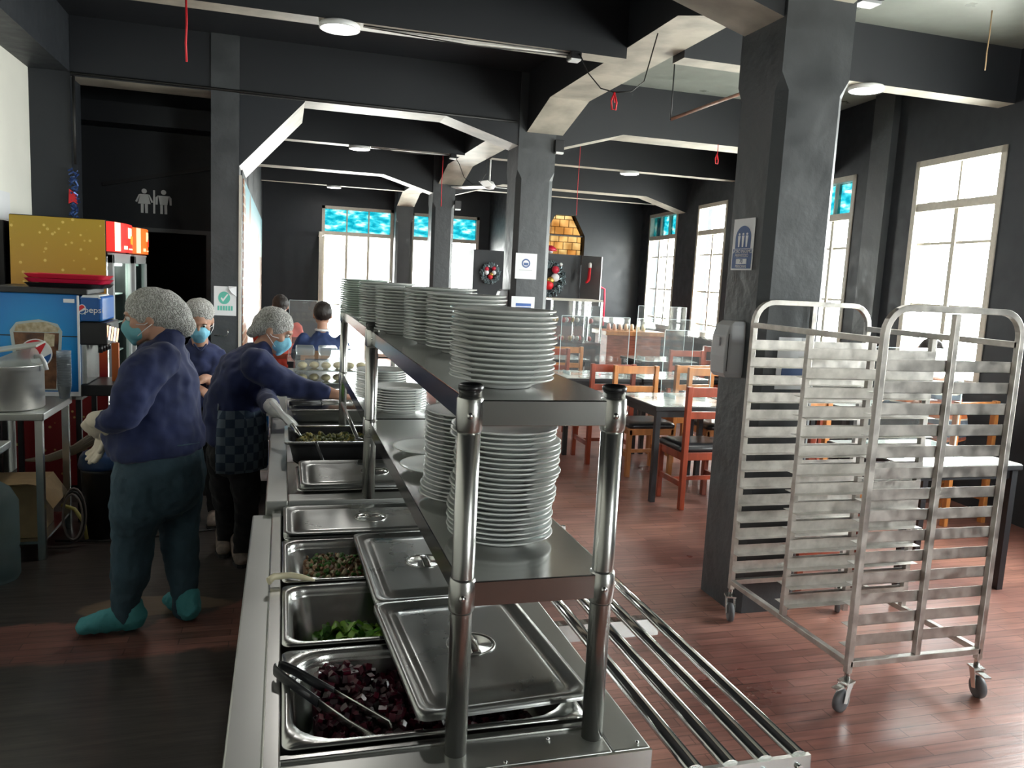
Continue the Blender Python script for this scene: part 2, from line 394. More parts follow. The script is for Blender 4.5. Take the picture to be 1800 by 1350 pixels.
struct(MB().quadprism([(x, y, -.1) for x, y in PLAN], (0, 0, .1)).build('floor', floormat()))
co_ = MB(); co_.quadprism([(2.42, -3.3, 3.57), (4.75, -3.3, 3.57), (6.62, 15.7, 3.57), (2.2, 15.7, 3.57)], (0, 0, .13)); co_.cur = 1; co_.quadprism([(-2.3, -3.3, 3.57), (2.42, -3.3, 3.57), (2.2, 15.7, 3.57), (-2.3, 15.7, 3.57)], (0, 0, .13))
struct(co_.build('ceiling', [slabpaint, beampaint]))
# left wall
XL = -1.97
struct(MB().box((XL-.2, -3.2, 0), (XL, 7.45, 3.57)).build('wall_left', whitewall))
struct(MB().box((XL, -3.2, 3.13), (-1.67, 7.47, 3.57)).build('trim_1', black))       # beam along the left wall
struct(MB().box((XL, 7.45, 0), (-1.67, 7.8, 3.57)).build('trim_2', black))            # pilaster ending the white wall
# restroom wall with dark doorway
YR = 8.9
mb = MB().box((-2.17, YR, 0), (-1.39, YR+.15, 3.57)).box((-.70, YR, 0), (-.36, YR+.15, 3.57)).box((-1.39, YR, 1.94), (-.70, YR+.15, 3.57))
struct(mb.build('wall_restroom', black))
struct(MB().box((-2.17, 7.8, 0), (-1.97, 10.6, 3.57)).box((-2.17, 10.5, 0), (-.36, 10.6, 3.57)).build('wall_corridor', black))
dr = struct(MB().box((-.76, YR-.02, 0), (-.70, YR+.12, 1.94)).box((-1.42, YR-.02, 1.94), (-.70, YR+.12, 1.98)).build('door_1', mat('grey_door_frame', (.10, .105, .11), .4)))
struct(MB().box((XL, 8.55, 2.93), (-.36, YR, 3.12)).build('trim_3', black))
mb = MB().quadprism([(-1.72, YR-.03, 2.36), (-.62, YR-.03, 2.62), (-.62, YR-.03, 2.66), (-1.72, YR-.03, 2.40)], (0, .03, 0))
struct(mb.build('trim_4', mat('black_rail', (.006, .006, .008), .5)))
# left column and the mural wall behind it
struct(MB().box((-.60, 7.45, 0), (-.372, 7.8, 3.57)).build('trim_5', colpaint), 'slim charcoal column left of the painted wall, beside the restroom doorway', 'column')
struct(MB().box((-.372, 7.44, 0), (-.350, 7.47, 2.42)).build('trim_6', mat('pale_edge_strip', (.55, .52, .46), .5)))  # pale strip along the column's right edge
struct(MB().box((-.60, 7.8, 0), (-.36, 15.5, 3.57)).build('wall_mural', black))
def muralmat():
    M = mat('painted_mural', (.3, .5, .55), .5); nt = M.node_tree; b = nt.nodes['Principled BSDF']
    g = N(nt, 'NewGeometry'); sp = N(nt, 'SeparateXYZ'); nt.links.new(g.outputs['Position'], sp.inputs[0])
    cb = N(nt, 'CombineXYZ'); nt.links.new(sp.outputs[1], cb.inputs[0]); nt.links.new(sp.outputs[2], cb.inputs[1])
    br = N(nt, 'TexBrick'); br.inputs['Scale'].default_value = 1; br.inputs['Brick Width'].default_value = .26; br.inputs['Row Height'].default_value = .085; br.inputs['Mortar Size'].default_value = .012
    br.inputs['Color1'].default_value = (.36, .15, .07, 1); br.inputs['Color2'].default_value = (.22, .09, .045, 1); br.inputs['Mortar'].default_value = (.45, .38, .3, 1)
    nt.links.new(cb.outputs[0], br.inputs[0])
    z = N(nt, 'MapRange'); z.inputs[1].default_value = .8; z.inputs[2].default_value = 2.4; nt.links.new(sp.outputs[2], z.inputs[0])
    sky = ramp(nt, z.outputs[0], [(0, (.35, .24, .16)), (.45, (.42, .42, .38)), (1, (.16, .36, .42))])
    # brick area: y < 8.3 + something of z
    ma = N(nt, 'Math', operation='MULTIPLY_ADD'); ma.inputs[1].default_value = .9; nt.links.new(sp.outputs[2], ma.inputs[0]); nt.links.new(sp.outputs[1], ma.inputs[2])
    st = N(nt, 'Math', operation='LESS_THAN'); st.inputs[1].default_value = 10.3; nt.links.new(ma.outputs[0], st.inputs[0])
    mx = N(nt, 'Mix', data_type='RGBA'); nt.links.new(st.outputs[0], mx.inputs[0]); nt.links.new(sky.outputs[0], mx.inputs[6]); nt.links.new(br.outputs[0], mx.inputs[7])
    # painted tower silhouettes
    vo = N(nt, 'TexNoise'); vo.inputs['Scale'].default_value = .9; vo.inputs['Detail'].default_value = 0; cb2 = N(nt, 'CombineXYZ'); nt.links.new(sp.outputs[1], cb2.inputs[0]); nt.links.new(cb2.outputs[0], vo.inputs[0])
    h = N(nt, 'Math', operation='MULTIPLY_ADD'); h.inputs[1].default_value = 2.6; h.inputs[2].default_value = .5; nt.links.new(vo.outputs[0], h.inputs[0])
    lt = N(nt, 'Math', operation='LESS_THAN'); nt.links.new(sp.outputs[2], lt.inputs[0]); nt.links.new(h.outputs[0], lt.inputs[1])
    mx3 = N(nt, 'Mix', data_type='RGBA'); nt.links.new(lt.outputs[0], mx3.inputs[0]); nt.links.new(mx.outputs[2], mx3.inputs[6]); mx3.inputs[7].default_value = (.22, .12, .08, 1)
    mx4 = N(nt, 'Mix', data_type='RGBA'); nt.links.new(st.outputs[0], mx4.inputs[0]); nt.links.new(mx3.outputs[2], mx4.inputs[6]); nt.links.new(br.outputs[0], mx4.inputs[7])
    nt.links.new(mx4.outputs[2], b.inputs['Base Color']); return M
tag(MB().box((-.36, 7.9, .3), (-.352, 14.6, 2.44)).build('wall_mural_painting', muralmat()), 'painted mural of bricks and towers under a pale blue sky on the side wall', 'mural')
# slanted haunch on the mural wall
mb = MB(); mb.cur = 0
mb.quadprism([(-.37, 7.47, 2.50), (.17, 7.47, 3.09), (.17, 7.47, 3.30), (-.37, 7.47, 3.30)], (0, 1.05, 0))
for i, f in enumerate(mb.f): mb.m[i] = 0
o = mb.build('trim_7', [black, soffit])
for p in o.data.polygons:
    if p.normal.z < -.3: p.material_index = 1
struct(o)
# beams
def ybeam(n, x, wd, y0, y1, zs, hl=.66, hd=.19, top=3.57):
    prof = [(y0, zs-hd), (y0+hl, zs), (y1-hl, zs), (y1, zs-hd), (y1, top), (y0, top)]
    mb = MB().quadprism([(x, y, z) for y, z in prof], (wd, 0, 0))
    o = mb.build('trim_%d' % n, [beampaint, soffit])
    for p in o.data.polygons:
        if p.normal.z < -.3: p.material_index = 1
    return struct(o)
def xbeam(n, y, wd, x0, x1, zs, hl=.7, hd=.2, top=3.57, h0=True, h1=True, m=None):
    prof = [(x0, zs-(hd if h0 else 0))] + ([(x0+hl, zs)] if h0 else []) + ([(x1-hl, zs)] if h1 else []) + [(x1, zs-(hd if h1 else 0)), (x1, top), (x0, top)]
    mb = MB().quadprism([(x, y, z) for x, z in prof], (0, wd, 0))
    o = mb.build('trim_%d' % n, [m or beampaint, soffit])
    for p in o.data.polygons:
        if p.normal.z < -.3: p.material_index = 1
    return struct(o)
COLS = [(2.245, 3.42, .375, .38), (2.125, 7.45, .37, .38), (2.03, 11.40, .32, .35), (2.02, 15.15, .32, .35)]
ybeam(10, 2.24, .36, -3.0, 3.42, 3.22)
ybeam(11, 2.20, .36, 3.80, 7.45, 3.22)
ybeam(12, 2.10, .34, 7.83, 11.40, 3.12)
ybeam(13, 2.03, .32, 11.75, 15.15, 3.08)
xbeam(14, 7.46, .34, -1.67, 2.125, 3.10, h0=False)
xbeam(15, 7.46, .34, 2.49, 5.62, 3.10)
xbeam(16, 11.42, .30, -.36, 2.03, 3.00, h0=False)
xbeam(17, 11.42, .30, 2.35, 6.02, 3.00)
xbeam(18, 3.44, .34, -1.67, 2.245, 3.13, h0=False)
# narrow secondary beams that carry the lamps
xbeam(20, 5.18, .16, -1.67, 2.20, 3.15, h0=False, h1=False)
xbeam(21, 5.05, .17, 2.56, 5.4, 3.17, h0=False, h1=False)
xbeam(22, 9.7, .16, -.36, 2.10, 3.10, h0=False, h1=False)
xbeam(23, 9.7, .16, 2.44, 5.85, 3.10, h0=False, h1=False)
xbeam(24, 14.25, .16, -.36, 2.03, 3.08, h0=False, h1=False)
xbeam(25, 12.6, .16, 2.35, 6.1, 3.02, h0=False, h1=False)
# columns with chamfered corners
def column(i, x, y, wx, wy, label):
    mb = MB(); ch = .045
    def ring(c, z):
        if c < .001: c = .0005
        return [Vector(p) for p in ((x+c, y, z), (x+wx-c, y, z), (x+wx, y+c, z), (x+wx, y+wy-c, z), (x+wx-c, y+wy, z), (x+c, y+wy, z), (x, y+wy-c, z), (x, y+c, z))]
    mb.loops([ring(ch, 0), ring(ch, 2.60), ring(0, 2.68), ring(0, 3.57)])
    return struct(mb.build('trim_%d' % (30+i), colpaint), label, 'column')
for i, (c, l) in enumerate(zip(COLS, ('thick grey-black column with chamfered corners beside the tray rack', 'grey-black column carrying two white notices behind the plates', 'third grey-black column of the row, further back', 'last column of the row, standing against the back wall'))):
    column(i, *c, l)
# walls with window openings ------------------------------------------------
def wall_with_holes(name, P, d, L, H, T, holes, m, nrm):
    # P origin, d unit dir along the wall, holes (s0,s1,z0,z1), nrm = outward normal
    mb = MB(); P = Vector(P); d = Vector(d); nn = Vector(nrm)
    def bx(s0, s1, z0, z1):
        if s1-s0 < 1e-4 or z1-z0 < 1e-4: return
        q = [P+d*s0+Vector((0,0,z0)), P+d*s1+Vector((0,0,z0)), P+d*s1+Vector((0,0,z1)), P+d*s0+Vector((0,0,z1))]
        mb.quadprism(q, nn*T)
    s = 0
    for s0, s1, z0, z1 in sorted(holes):
        bx(s, s0, 0, H); bx(s0, s1, 0, z0); bx(s0, s1, z1, H); s = s1
    bx(s, L, 0, H)
    return struct(mb.build(name, m))
def window(idx, P, d, nrm, s0, s1, z0, z1, cols, tz, rails, topmat, fr=.055, mul=.035, portal=True, label=None, skip=()):
    P = Vector(P); d = Vector(d); nn = Vector(nrm); org = P+d*((s0+s1)/2)+Vector((0, 0, z0))
    t = bpy.data.objects.new('window_%d' % idx, None); C.objects.link(t); t.location = org; struct(t, label or None)
    def bar(mb, a0, a1, b0, b1, dep=(.03, .09)):
        q = [P+d*a0+Vector((0,0,b0))+nn*dep[0], P+d*a1+Vector((0,0,b0))+nn*dep[0], P+d*a1+Vector((0,0,b1))+nn*dep[0], P+d*a0+Vector((0,0,b1))+nn*dep[0]]
        mb.quadprism(q, nn*(dep[1]-dep[0]))
    mb = MB()
    bar(mb, s0, s0+fr, z0, z1, (-.01, .11)); bar(mb, s1-fr, s1, z0, z1, (-.01, .11)); bar(mb, s0, s1, z1-fr, z1, (-.01, .11)); bar(mb, s0, s1, z0, z0+fr*1.2, (-.02, .11))
    bar(mb, s0, s1, tz-.035, tz+.035, (.0, .10))
    mb.build('frame', cream, t)
    wd = (s1-s0-2*fr)/cols
    mb = MB()
    for k in range(1, cols):
        x = s0+fr+wd*k; bar(mb, x-mul/2*1.4, x+mul/2*1.4, z0, tz); bar(mb, x-mul/3, x+mul/3, tz, z1)
    for r in rails: bar(mb, s0, s1, r-mul/3, r+mul/3, (.05, .08))
    mb.build('muntin', cream, t)
    for k in range(cols):
        a = s0+fr+wd*k
        mb = MB(); bar(mb, a, a+wd, tz+.03, z1-fr, (.062, .066)); mb.build('transom_pane', topmat, t)
        mb = MB(); bar(mb, a, a+wd, z0+fr, tz-.03, (.062, .066)); mb.build('pane', glass, t)
    if portal:
        L = bpy.data.lights.new('sky_portal', 'AREA'); L.shape = 'RECTANGLE'; L.size = s1-s0; L.size_y = z1-z0; L.cycles.is_portal = True
        lo = bpy.data.objects.new('sky_portal', L); C.objects.link(lo)
        M = frame3((0, 0, 0), d, (0, 0, 1))
        ez = Vector((M[0][2], M[1][2], M[2][2]))
        if ez.dot(nn) < 0: M = frame3((0, 0, 0), -d, (0, 0, 1))
        lo.matrix_world = Matrix.Translation(P+d*((s0+s1)/2)+Vector((0, 0, (z0+z1)/2))+nn*.16) @ M
    return t
# right wall: x = 4.87 + .1 y
dW = Vector((.0995, .995, 0)); nW = Vector((.995, -.0995, 0)); P0 = Vector((4.87-.1*3.2, -3.2, 0))
def sy(y): return (y+3.2)/.995
RW = [(2.0, 4.1, 4, glass), (5.06, 6.10, 2, glass), (7.0, 8.15, 3, teal), (9.93, 10.92, 2, glass), (11.72, 13.0, 3, teal)]  # first opening lies out of view, added to light the room
wall_with_holes('wall_right', P0, dW, 19.2/.995, 3.57, .22, [(sy(a), sy(b), .95, 2.87) for a, b, c, m_ in RW], black, nW)
for i, (a, b, c, m_) in enumerate(RW):
    window(i+1, P0, dW, nW, sy(a), sy(b), .95, 2.87, c, 2.46, (2.14, 1.60, 1.12), m_)
# vertical pilasters on the right wall
for k, (y0, y1) in enumerate(((6.42, 6.72), (9.2, 9.5))):
    p = P0+dW*sy(y0)
    struct(MB().quadprism([p, p+dW*(y1-y0), p+dW*(y1-y0)-nW*.07, p-nW*.07], (0, 0, 3.57)).build('trim_%d' % (40+k), colpaint))
# back wall (far left part) and the nearer back wall on the right
YB = 15.5
bw = [(.69, 2.02, .0, 2.83, 3), (2.36, 2.76, .0, 2.81, 1), (3.12, 3.70, .0, 2.81, 1)]
wall_with_holes('wall_back', (-.6, YB, 0), (1, 0, 0), 5.0, 3.57, .22, [(a+.6, b+.6, .02, z1) for a, b, z0, z1, c in bw], black, (0, 1, 0))
for i, (a, b, z0, z1, c) in enumerate(bw):
    window(11+i, (-.6, YB, 0), (1, 0, 0), (0, 1, 0), a+.6, b+.6, .02, z1, c, 2.33, (1.0,), teal)
# open leaf of the glazed door on the left
t = struct(bpy.data.objects.new('door_2', None)); C.objects.link(t); t.location = (.66, YB-.3, 0)
mb = MB()
for a, b in (((.62, YB-.62, .02), (.67, YB-.56, 2.32)), ((.66, YB-.08, .02), (.71, YB-.02, 2.32)), ((.62, YB-.6, 2.25), (.70, YB-.03, 2.32)), ((.62, YB-.6, .02), (.70, YB-.03, .14)), ((.62, YB-.6, 1.0), (.70, YB-.03, 1.05))): mb.box(a, b)
mb.build('door_frame', cream, t); MB().box((.655, YB-.56, .14), (.665, YB-.08, 2.25)).build('pane', glass, t)
YC = 13.4
ow = [(4.36, YC, 2.27, 5.13)]
# trapezoid-topped orange window in the right part of the back wall
XA, XB, Z0, Z1, Z2 = 4.36, 5.12, 1.95, 2.45, 2.80
mb = MB().box((3.9, YC, 0), (XA, YC+.2, 3.57)).box((XB, YC, 0), (6.4, YC+.2, 3.57)).box((XA, YC, 0), (XB, YC+.2, Z0)).box((XA, YC, Z2), (XB, YC+.2, 3.57))
mb.quadprism([(XA, YC, Z1), (XA+.2, YC, Z2), (XA, YC, Z2)], (0, .2, 0)).quadprism([(XB, YC, Z1), (XB, YC, Z2), (XB-.2, YC, Z2)], (0, .2, 0))
mb.box((3.9, YC, 0), (4.1, YB, 3.57))
struct(mb.build('wall_back_right', black))
def ambermat():
    M = bpy.data.materials.new('amber_leaded_glass'); M.use_nodes = True; nt = M.node_tree
    nt.nodes.remove(nt.nodes['Principled BSDF']); out = nt.nodes['Material Output']
    g = N(nt, 'NewGeometry'); sp = N(nt, 'SeparateXYZ'); nt.links.new(g.outputs['Position'], sp.inputs[0])
    cb = N(nt, 'CombineXYZ'); nt.links.new(sp.outputs[0], cb.inputs[0]); nt.links.new(sp.outputs[2], cb.inputs[1])
    br = N(nt, 'TexBrick'); br.inputs['Scale'].default_value = 1; br.inputs['Brick Width'].default_value = .17; br.inputs['Row Height'].default_value = .13; br.inputs['Mortar Size'].default_value = .006
    br.inputs['Color1'].default_value = (.19, .165, .11, 1); br.inputs['Color2'].default_value = (.18, .125, .065, 1); br.inputs['Mortar'].default_value = (.07, .05, .03, 1)
    nt.links.new(cb.outputs[0], br.inputs[0])
    n = N(nt, 'TexNoise'); n.inputs['Scale'].default_value = 3; nt.links.new(g.outputs['Position'], n.inputs[0])
    r = ramp(nt, n.outputs[0], [(.4, (.7, .6, .5)), (.6, (1, 1, 1))])
    mu = N(nt, 'Mix', data_type='RGBA', blend_type='MULTIPLY'); mu.inputs[0].default_value = 1; nt.links.new(br.outputs[0], mu.inputs[6]); nt.links.new(r.outputs[0], mu.inputs[7])
    t = N(nt, 'BsdfTransparent'); nt.links.new(mu.outputs[2], t.inputs[0]); nt.links.new(t.outputs[0], out.inputs[0]); return M
t = struct(bpy.data.objects.new('window_15', None)); C.objects.link(t); t.location = (XA, YC+.1, Z0)
MB().quadprism([(XA, YC+.1, Z0), (XB, YC+.1, Z0), (XB, YC+.1, Z1), (XB-.2, YC+.1, Z2), (XA+.2, YC+.1, Z2), (XA, YC+.1, Z1)], (0, .01, 0)).build('pane', ambermat(), t)
MB().box((XA, YC+.06, Z1-.012), (XB, YC+.1, Z1+.012)).build('muntin', blackmetal, t)
# wall behind the camera; its unseen window is added as fill light
wall_with_holes('wall_front', (-2.17, -3.2, 0), (1, 0, 0), 7.0, 3.57, .22, [(5.1, 6.4, .9, 2.87)], mat('grey_front_wall', (.25, .25, .24), .6), (0, -1, 0))
for i, (a, b) in enumerate(((5.1, 6.4),)):
    window(21+i, (-2.17, -3.2, 0), (1, 0, 0), (0, -1, 0), a, b, .9, 2.87, 3, 2.4, (1.6,), glass)
# cable conduits along beams (setting)
mb = MB(); mb.tube([(-1.66, 7.44, 3.12), (.2, 7.44, 3.115), (2.1, 7.44, 3.11)], .012, 6); mb.tube([(-1.64, 7.43, 3.1), (-1.64, 7.43, 2.4)], .012, 6)
struct(mb.build('trim_50', wirem))
# ============================================================ SERVING COUNTER
ZC = .87
X0, X1 = -.084, .62
ct = thing('serving_counter', 'near low stainless steel bain-marie counter holding the salad pans', 'counter', ((X0+X1)/2, 1.9, 0))
mb = MB()
mb.box((X0, 1.156, ZC-.035), (-.022, 2.60, ZC-.012))               # left work ledge
mb.box((.550, 1.156, ZC-.035), (X1, 2.60, ZC-.008))
mb.box((-.022, 1.156, ZC-.035), (.550, 1.240, ZC-.008))
mb.build('worktop', steel_top, ct, bevel=.004)
MB().box((-.024, 1.16, ZC-.07), (.005, 2.60, ZC+.001)).build('well_rim', steel, ct, bevel=.003)
MB().box((-.006, 1.229, ZC-.05), (.545, 1.246, ZC-.002)).build('front_rim', steel, ct, bevel=.003)
mb = MB(); mb.box((X0+.01, 1.17, .12), (X1-.01, 1.19, ZC-.03)).box((X0+.01, 1.17, .12), (X0+.03, 2.58, ZC-.03)).box((X1-.03, 1.17, .12), (X1-.01, 2.58, ZC-.03)).box((X0+.02, 1.18, .10), (X1-.02, 2.58, .14))
mb.build('body_panel', steel, ct)
MB().box((X0, 1.150, ZC-.10), (X1, 1.156, ZC-.01)).build('front_apron', steel, ct)
for x in (X0+.06, X1-.06):
    for y in (1.24, 2.5): MB().tube([(x, y, 0), (x, y, .11)], .02, 12).build('leg', steel, ct)
for x, y in ((.60, 1.17), (.36, 1.16), (.45, 1.21)): MB().sphere((x, y, ZC-.006), (.004, .004, .003), 10, 6).build('screw', chrome, ct)
# tray rail
tr = MB().box((.64, 1.158, .755), (.952, 1.168, .803)).build('tray_rail', steel, ct)
for k in range(4):
    x = .715+k*.0715
    MB().tube([(x, 1.165, .80), (x, 2.56, .80)], [(.017, .010)]*2, 14, side=(1, 0, 0)).build('rail_bar', chrome, tr)
    MB().tube([(x-.003, 1.152, .783), (x-.003, 1.160, .783)], .006, 12).build('bolt', chrome, tr)
MB().box((.64, 2.54, .755), (.965, 2.552, .80)).build('rail_bracket', steel, tr)
MB().box((.60, 1.80, .74), (.96, 1.83, .785)).build('rail_bracket', steel, tr)
# far, slightly higher counter
ZF = .90
fc = thing('serving_counter', 'far raised stainless steel counter where the bending worker serves', 'counter', (.3, 4.2, 0))
mb = MB(); mb.box((-.045, 2.605, ZF-.05), (.025, 6.2, ZF)).box((.56, 2.605, ZF-.05), (.66, 6.2, ZF)).box((.025, 2.605, ZF-.05), (.56, 2.69, ZF)).box((.025, 3.84, ZF-.05), (.56, 3.91, ZF)).box((.025, 3.91, ZF-.05), (.56, 6.2, ZF))
mb.build('worktop', steel_top, fc, bevel=.004)
mb = MB(); mb.box((-.03, 2.64, .12), (-.01, 6.18, ZF-.05)).box((.63, 2.64, .12), (.65, 6.18, ZF-.05)).box((-.02, 2.615, .12), (.64, 2.625, ZF-.05)).box((-.02, 2.66, .10), (.64, 6.18, .13)).box((.02, 2.66, .70), (.56, 3.9, .72))
mb.build('body_panel', steel, fc)
for x in (.02, .58):
    for y in (2.72, 4.4, 6.1): MB().tube([(x, y, 0), (x, y, .11)], .02, 12).build('leg', steel, fc)

# ------------------------------------------------------------ pans and lids
def pan(name, label, x0, y0, x1, y1, z, depth=.15, m=steel, r=.045, group=None, wall=.0015, rim=.013, mm=None):
    mb = MB(); g = .022
    rings = [rrect(x0, y0, x1, y1, .018, z-.004), rrect(x0, y0, x1, y1, .018, z), rrect(x0+rim, y0+rim, x1-rim, y1-rim, r, z),
             rrect(x0+rim+.004, y0+rim+.004, x1-rim-.004, y1-rim-.004, r, z-.008), rrect(x0+rim+.006, y0+rim+.006, x1-rim-.006, y1-rim-.006, r, z-.022),
             rrect(x0+rim+.010, y0+rim+.010, x1-rim-.010, y1-rim-.010, r, z-.024),
             rrect(x0+g+.012, y0+g+.012, x1-g-.012, y1-g-.012, r, z-depth+.012), rrect(x0+g+.024, y0+g+.024, x1-g-.024, y1-g-.024, r*.8, z-depth)]
    inner = rings
    outer = [[p+Vector((0, 0, -.003)) for p in rings[-1]], rrect(x0+g+.010, y0+g+.010, x1-g-.010, y1-g-.010, r, z-depth+.010), rrect(x0+rim+.008, y0+rim+.008, x1-rim-.008, y1-rim-.008, r, z-.024), rrect(x0+rim+.002, y0+rim+.002, x1-rim-.002, y1-rim-.002, r, z-.006), rings[0]]
    n = len(rings[0])
    mb.loops(inner, True, capa=False, capb=True)
    mb.loops(outer, True, capa=True, capb=False)
    o = mb.build(name, m)
    return tag(o, label, 'food pan', group)
def lid(label, c, L, Wd, rz, z, tilt=(0, 0), group='steel pan lids', notch=False, handle_off=0):
    t = thing('pan_lid', label, 'pan lid', (c[0], c[1], z), 0, group)
    t.rotation_euler = (tilt[0], tilt[1], rz)
    x0, x1, y0, y1 = -L/2, L/2, -Wd/2, Wd/2
    R = [rrect(x0, y0, x1, y1, .020, -.010), rrect(x0, y0, x1, y1, .020, 0), rrect(x0+.012, y0+.012, x1-.012, y1-.012, .03, .001), rrect(x0+.020, y0+.020, x1-.020, y1-.020, .032, -.008),
         rrect(x0+.034, y0+.034, x1-.034, y1-.034, .028, -.008), rrect(x0+.040, y0+.040, x1-.040, y1-.040, .026, -.003), rrect(x0+.075, y0+.045, x1-.075, y1-.045, .02, -.002)]
    mb = MB(); mb.loops(R, True, capa=False, capb=True)
    R2 = [[p+Vector((0, 0, -.0025)) for p in r] for r in R]
    mb.loops(R2, True, capa=False, capb=True)
    mb.build('cover', steel_dark, t, world=False)
    # recessed round grip
    MB().lathe([(.052, -.001), (.050, .0012), (.045, .0005), (.036, -.007), (0, -.010)], (handle_off, 0, 0), 28).build('grip_dish', steel, t, world=False)
    MB().tube([(handle_off-.042, 0, 0), (handle_off-.02, 0, .006), (handle_off+.02, 0, .006), (handle_off+.042, 0, 0)], [(.010, .002)]*4, 10, side=(0, 1, 0)).build('handle', chrome, t, world=False)
    return t
P1 = pan('food_pan', 'nearest deep steel pan with diced beetroot inside', .007, 1.251, .537, 1.598, ZC+.004, .15, r=.09)
P2 = pan('food_pan', 'deep steel pan with green lettuce at its bottom', .007, 1.618, .537, 1.945, ZC+.006, .15)
P3 = pan('food_pan', 'deep steel pan of brown chopped salad with parsley', .007, 1.975, .537, 2.295, ZC+.004, .10)
P4 = pan('food_pan', 'covered steel pan at the far end of the near counter', .012, 2.305, .537, 2.595, ZC+.002, .10)
lid('steel lid lying level over the covered pan next to the raised counter', (.275, 2.452), .530, .290, 0, ZC+.016)
lid('large steel lid resting askew over the beetroot pan beside the near posts', (.380, 1.507), .485, .325, PI/2+.055, ZC+.034, tilt=(0, 0))
lid('steel lid overlapping the lettuce pan and the chopped salad pan', (.372, 2.020), .50, .325, PI/2+.02, ZC+.024, tilt=(.0, .0))
# food
def heap(name, label, cat, m_list, x0, y0, x1, y1, z, n, size, shape='cube', hfun=None, seed=1, kind='stuff'):
    rnd = random.Random(seed); mb = MB()
    # bed under the pieces
    q = [Vector((x0, y0, z-.05)), Vector((x1, y0, z-.05)), Vector((x1, y1, z-.05)), Vector((x0, y1, z-.05))]
    nx = 14; ny = 8; vs = []; fs = []
    for j in range(ny+1):
        for i in range(nx+1):
            x = x0+(x1-x0)*i/nx; y = y0+(y1-y0)*j/ny; c_ = .05; ex = max(x0+c_-x, x-x1+c_, 0); ey = max(y0+c_-y, y-y1+c_, 0); q_ = math.hypot(ex, ey)
            if ex > 0 and ey > 0 and q_ > c_: x += (ex-ex*c_/q_)*(1 if x < (x0+x1)/2 else -1); y += (ey-ey*c_/q_)*(1 if y < (y0+y1)/2 else -1)
            vs.append((x, y, z-.006+(hfun(x, y) if hfun else 0)))
    for j in range(ny):
        for i in range(nx): a = j*(nx+1)+i; fs.append([a, a+1, a+nx+2, a+nx+1])
    mb.add(vs, fs, True)
    cr_ = min(.055, (y1-y0)*.3)
    for k in range(n):
        x = rnd.uniform(x0+size*.3, x1-size*.3); y = rnd.uniform(y0+size*.3, y1-size*.3); zz = z+(hfun(x, y) if hfun else 0)+rnd.uniform(-.3, .6)*size
        ex = max(x0+cr_-x, x-x1+cr_, 0); ey = max(y0+cr_-y, y-y1+cr_, 0)
        if ex*ex+ey*ey > (cr_-size*.4)**2: continue
        mb.cur = rnd.randrange(len(m_list)); R = Euler((rnd.uniform(0, 6), rnd.uniform(0, 6), rnd.uniform(0, 6))).to_matrix()
        if shape == 'cube': mb.obox((x, y, zz), (size*rnd.uniform(.6, 1.1), size*rnd.uniform(.5, .9), size*rnd.uniform(.5, .9)), R)
        elif shape == 'leaf':
            w2 = size*rnd.uniform(.25, .5); l2 = size*rnd.uniform(.6, 1.3); R = Euler((rnd.uniform(-.7, .7), rnd.uniform(-.7, .7), rnd.uniform(0, 6))).to_matrix()
            pts = []
            for i in range(5):
                t = i/4; cx_ = (t-.5)*l2; ww = w2*math.sin(PI*(.12+.8*t)); zc_ = .25*size*math.sin(t*5)
                pts += [R @ Vector((cx_, -ww, zc_+.15*size)), R @ Vector((cx_, 0, zc_)), R @ Vector((cx_, ww, zc_+.15*size))]
            mb.add([p+Vector((x, y, zz+.2*size)) for p in pts], [[i*3+j, i*3+j+1, i*3+j+4, i*3+j+3] for i in range(4) for j in range(2)], True)
        else:
            mb.sphere((x, y, zz), (size*rnd.uniform(.3, .6), size*rnd.uniform(.2, .45), size*rnd.uniform(.2, .4)), 7, 5, R)
    o = mb.build(name, m_list); return tag(o, label, cat, None, kind)
beet = [mat('beetroot', (.040, .001, .009), .3, coat=.15), mat('beetroot_dark', (.014, .001, .005), .3, coat=.15), mat('beetroot_red', (.085, .002, .014), .3, coat=.15)]
bh = lambda x, y: .045*math.exp(-((x-.10)**2/.012+(y-1.50)**2/.02)) - .03*max(0, (x-.28)/.2)
heap('diced_beetroot', 'dark crimson diced beetroot heaped in the nearest pan', 'beetroot', beet, .062, 1.305, .482, 1.548, ZC-.052, 800, .017, 'cube', bh, 3)
let = [mat('lettuce', (.13, .36, .03), .4), mat('lettuce_pale', (.25, .45, .06), .4), mat('lettuce_dark', (.04, .15, .01), .4)]
lh = lambda x, y: .055*math.exp(-((x-.15)**2/.012+(y-1.74)**2/.006))
heap('shredded_lettuce', 'bright green shredded lettuce in the second pan', 'lettuce', let, .075, 1.685, .47, 1.88, ZC-.115, 300, .045, 'leaf', lh, 5)
ch = [mat('chopped_meat', (.30, .16, .08), .5), mat('chopped_onion', (.50, .42, .28), .5), mat('chopped_brown', (.15, .07, .03), .5), let[2], mat('parsley', (.06, .16, .03), .5)]
chh = lambda x, y: .03*math.exp(-((x-.14)**2/.02+(y-2.13)**2/.02))
heap('chopped_salad', 'brown and cream chopped salad with green herbs in the third pan', 'salad', ch, .062, 2.025, .482, 2.245, ZC-.048, 900, .016, 'blob', chh, 8)
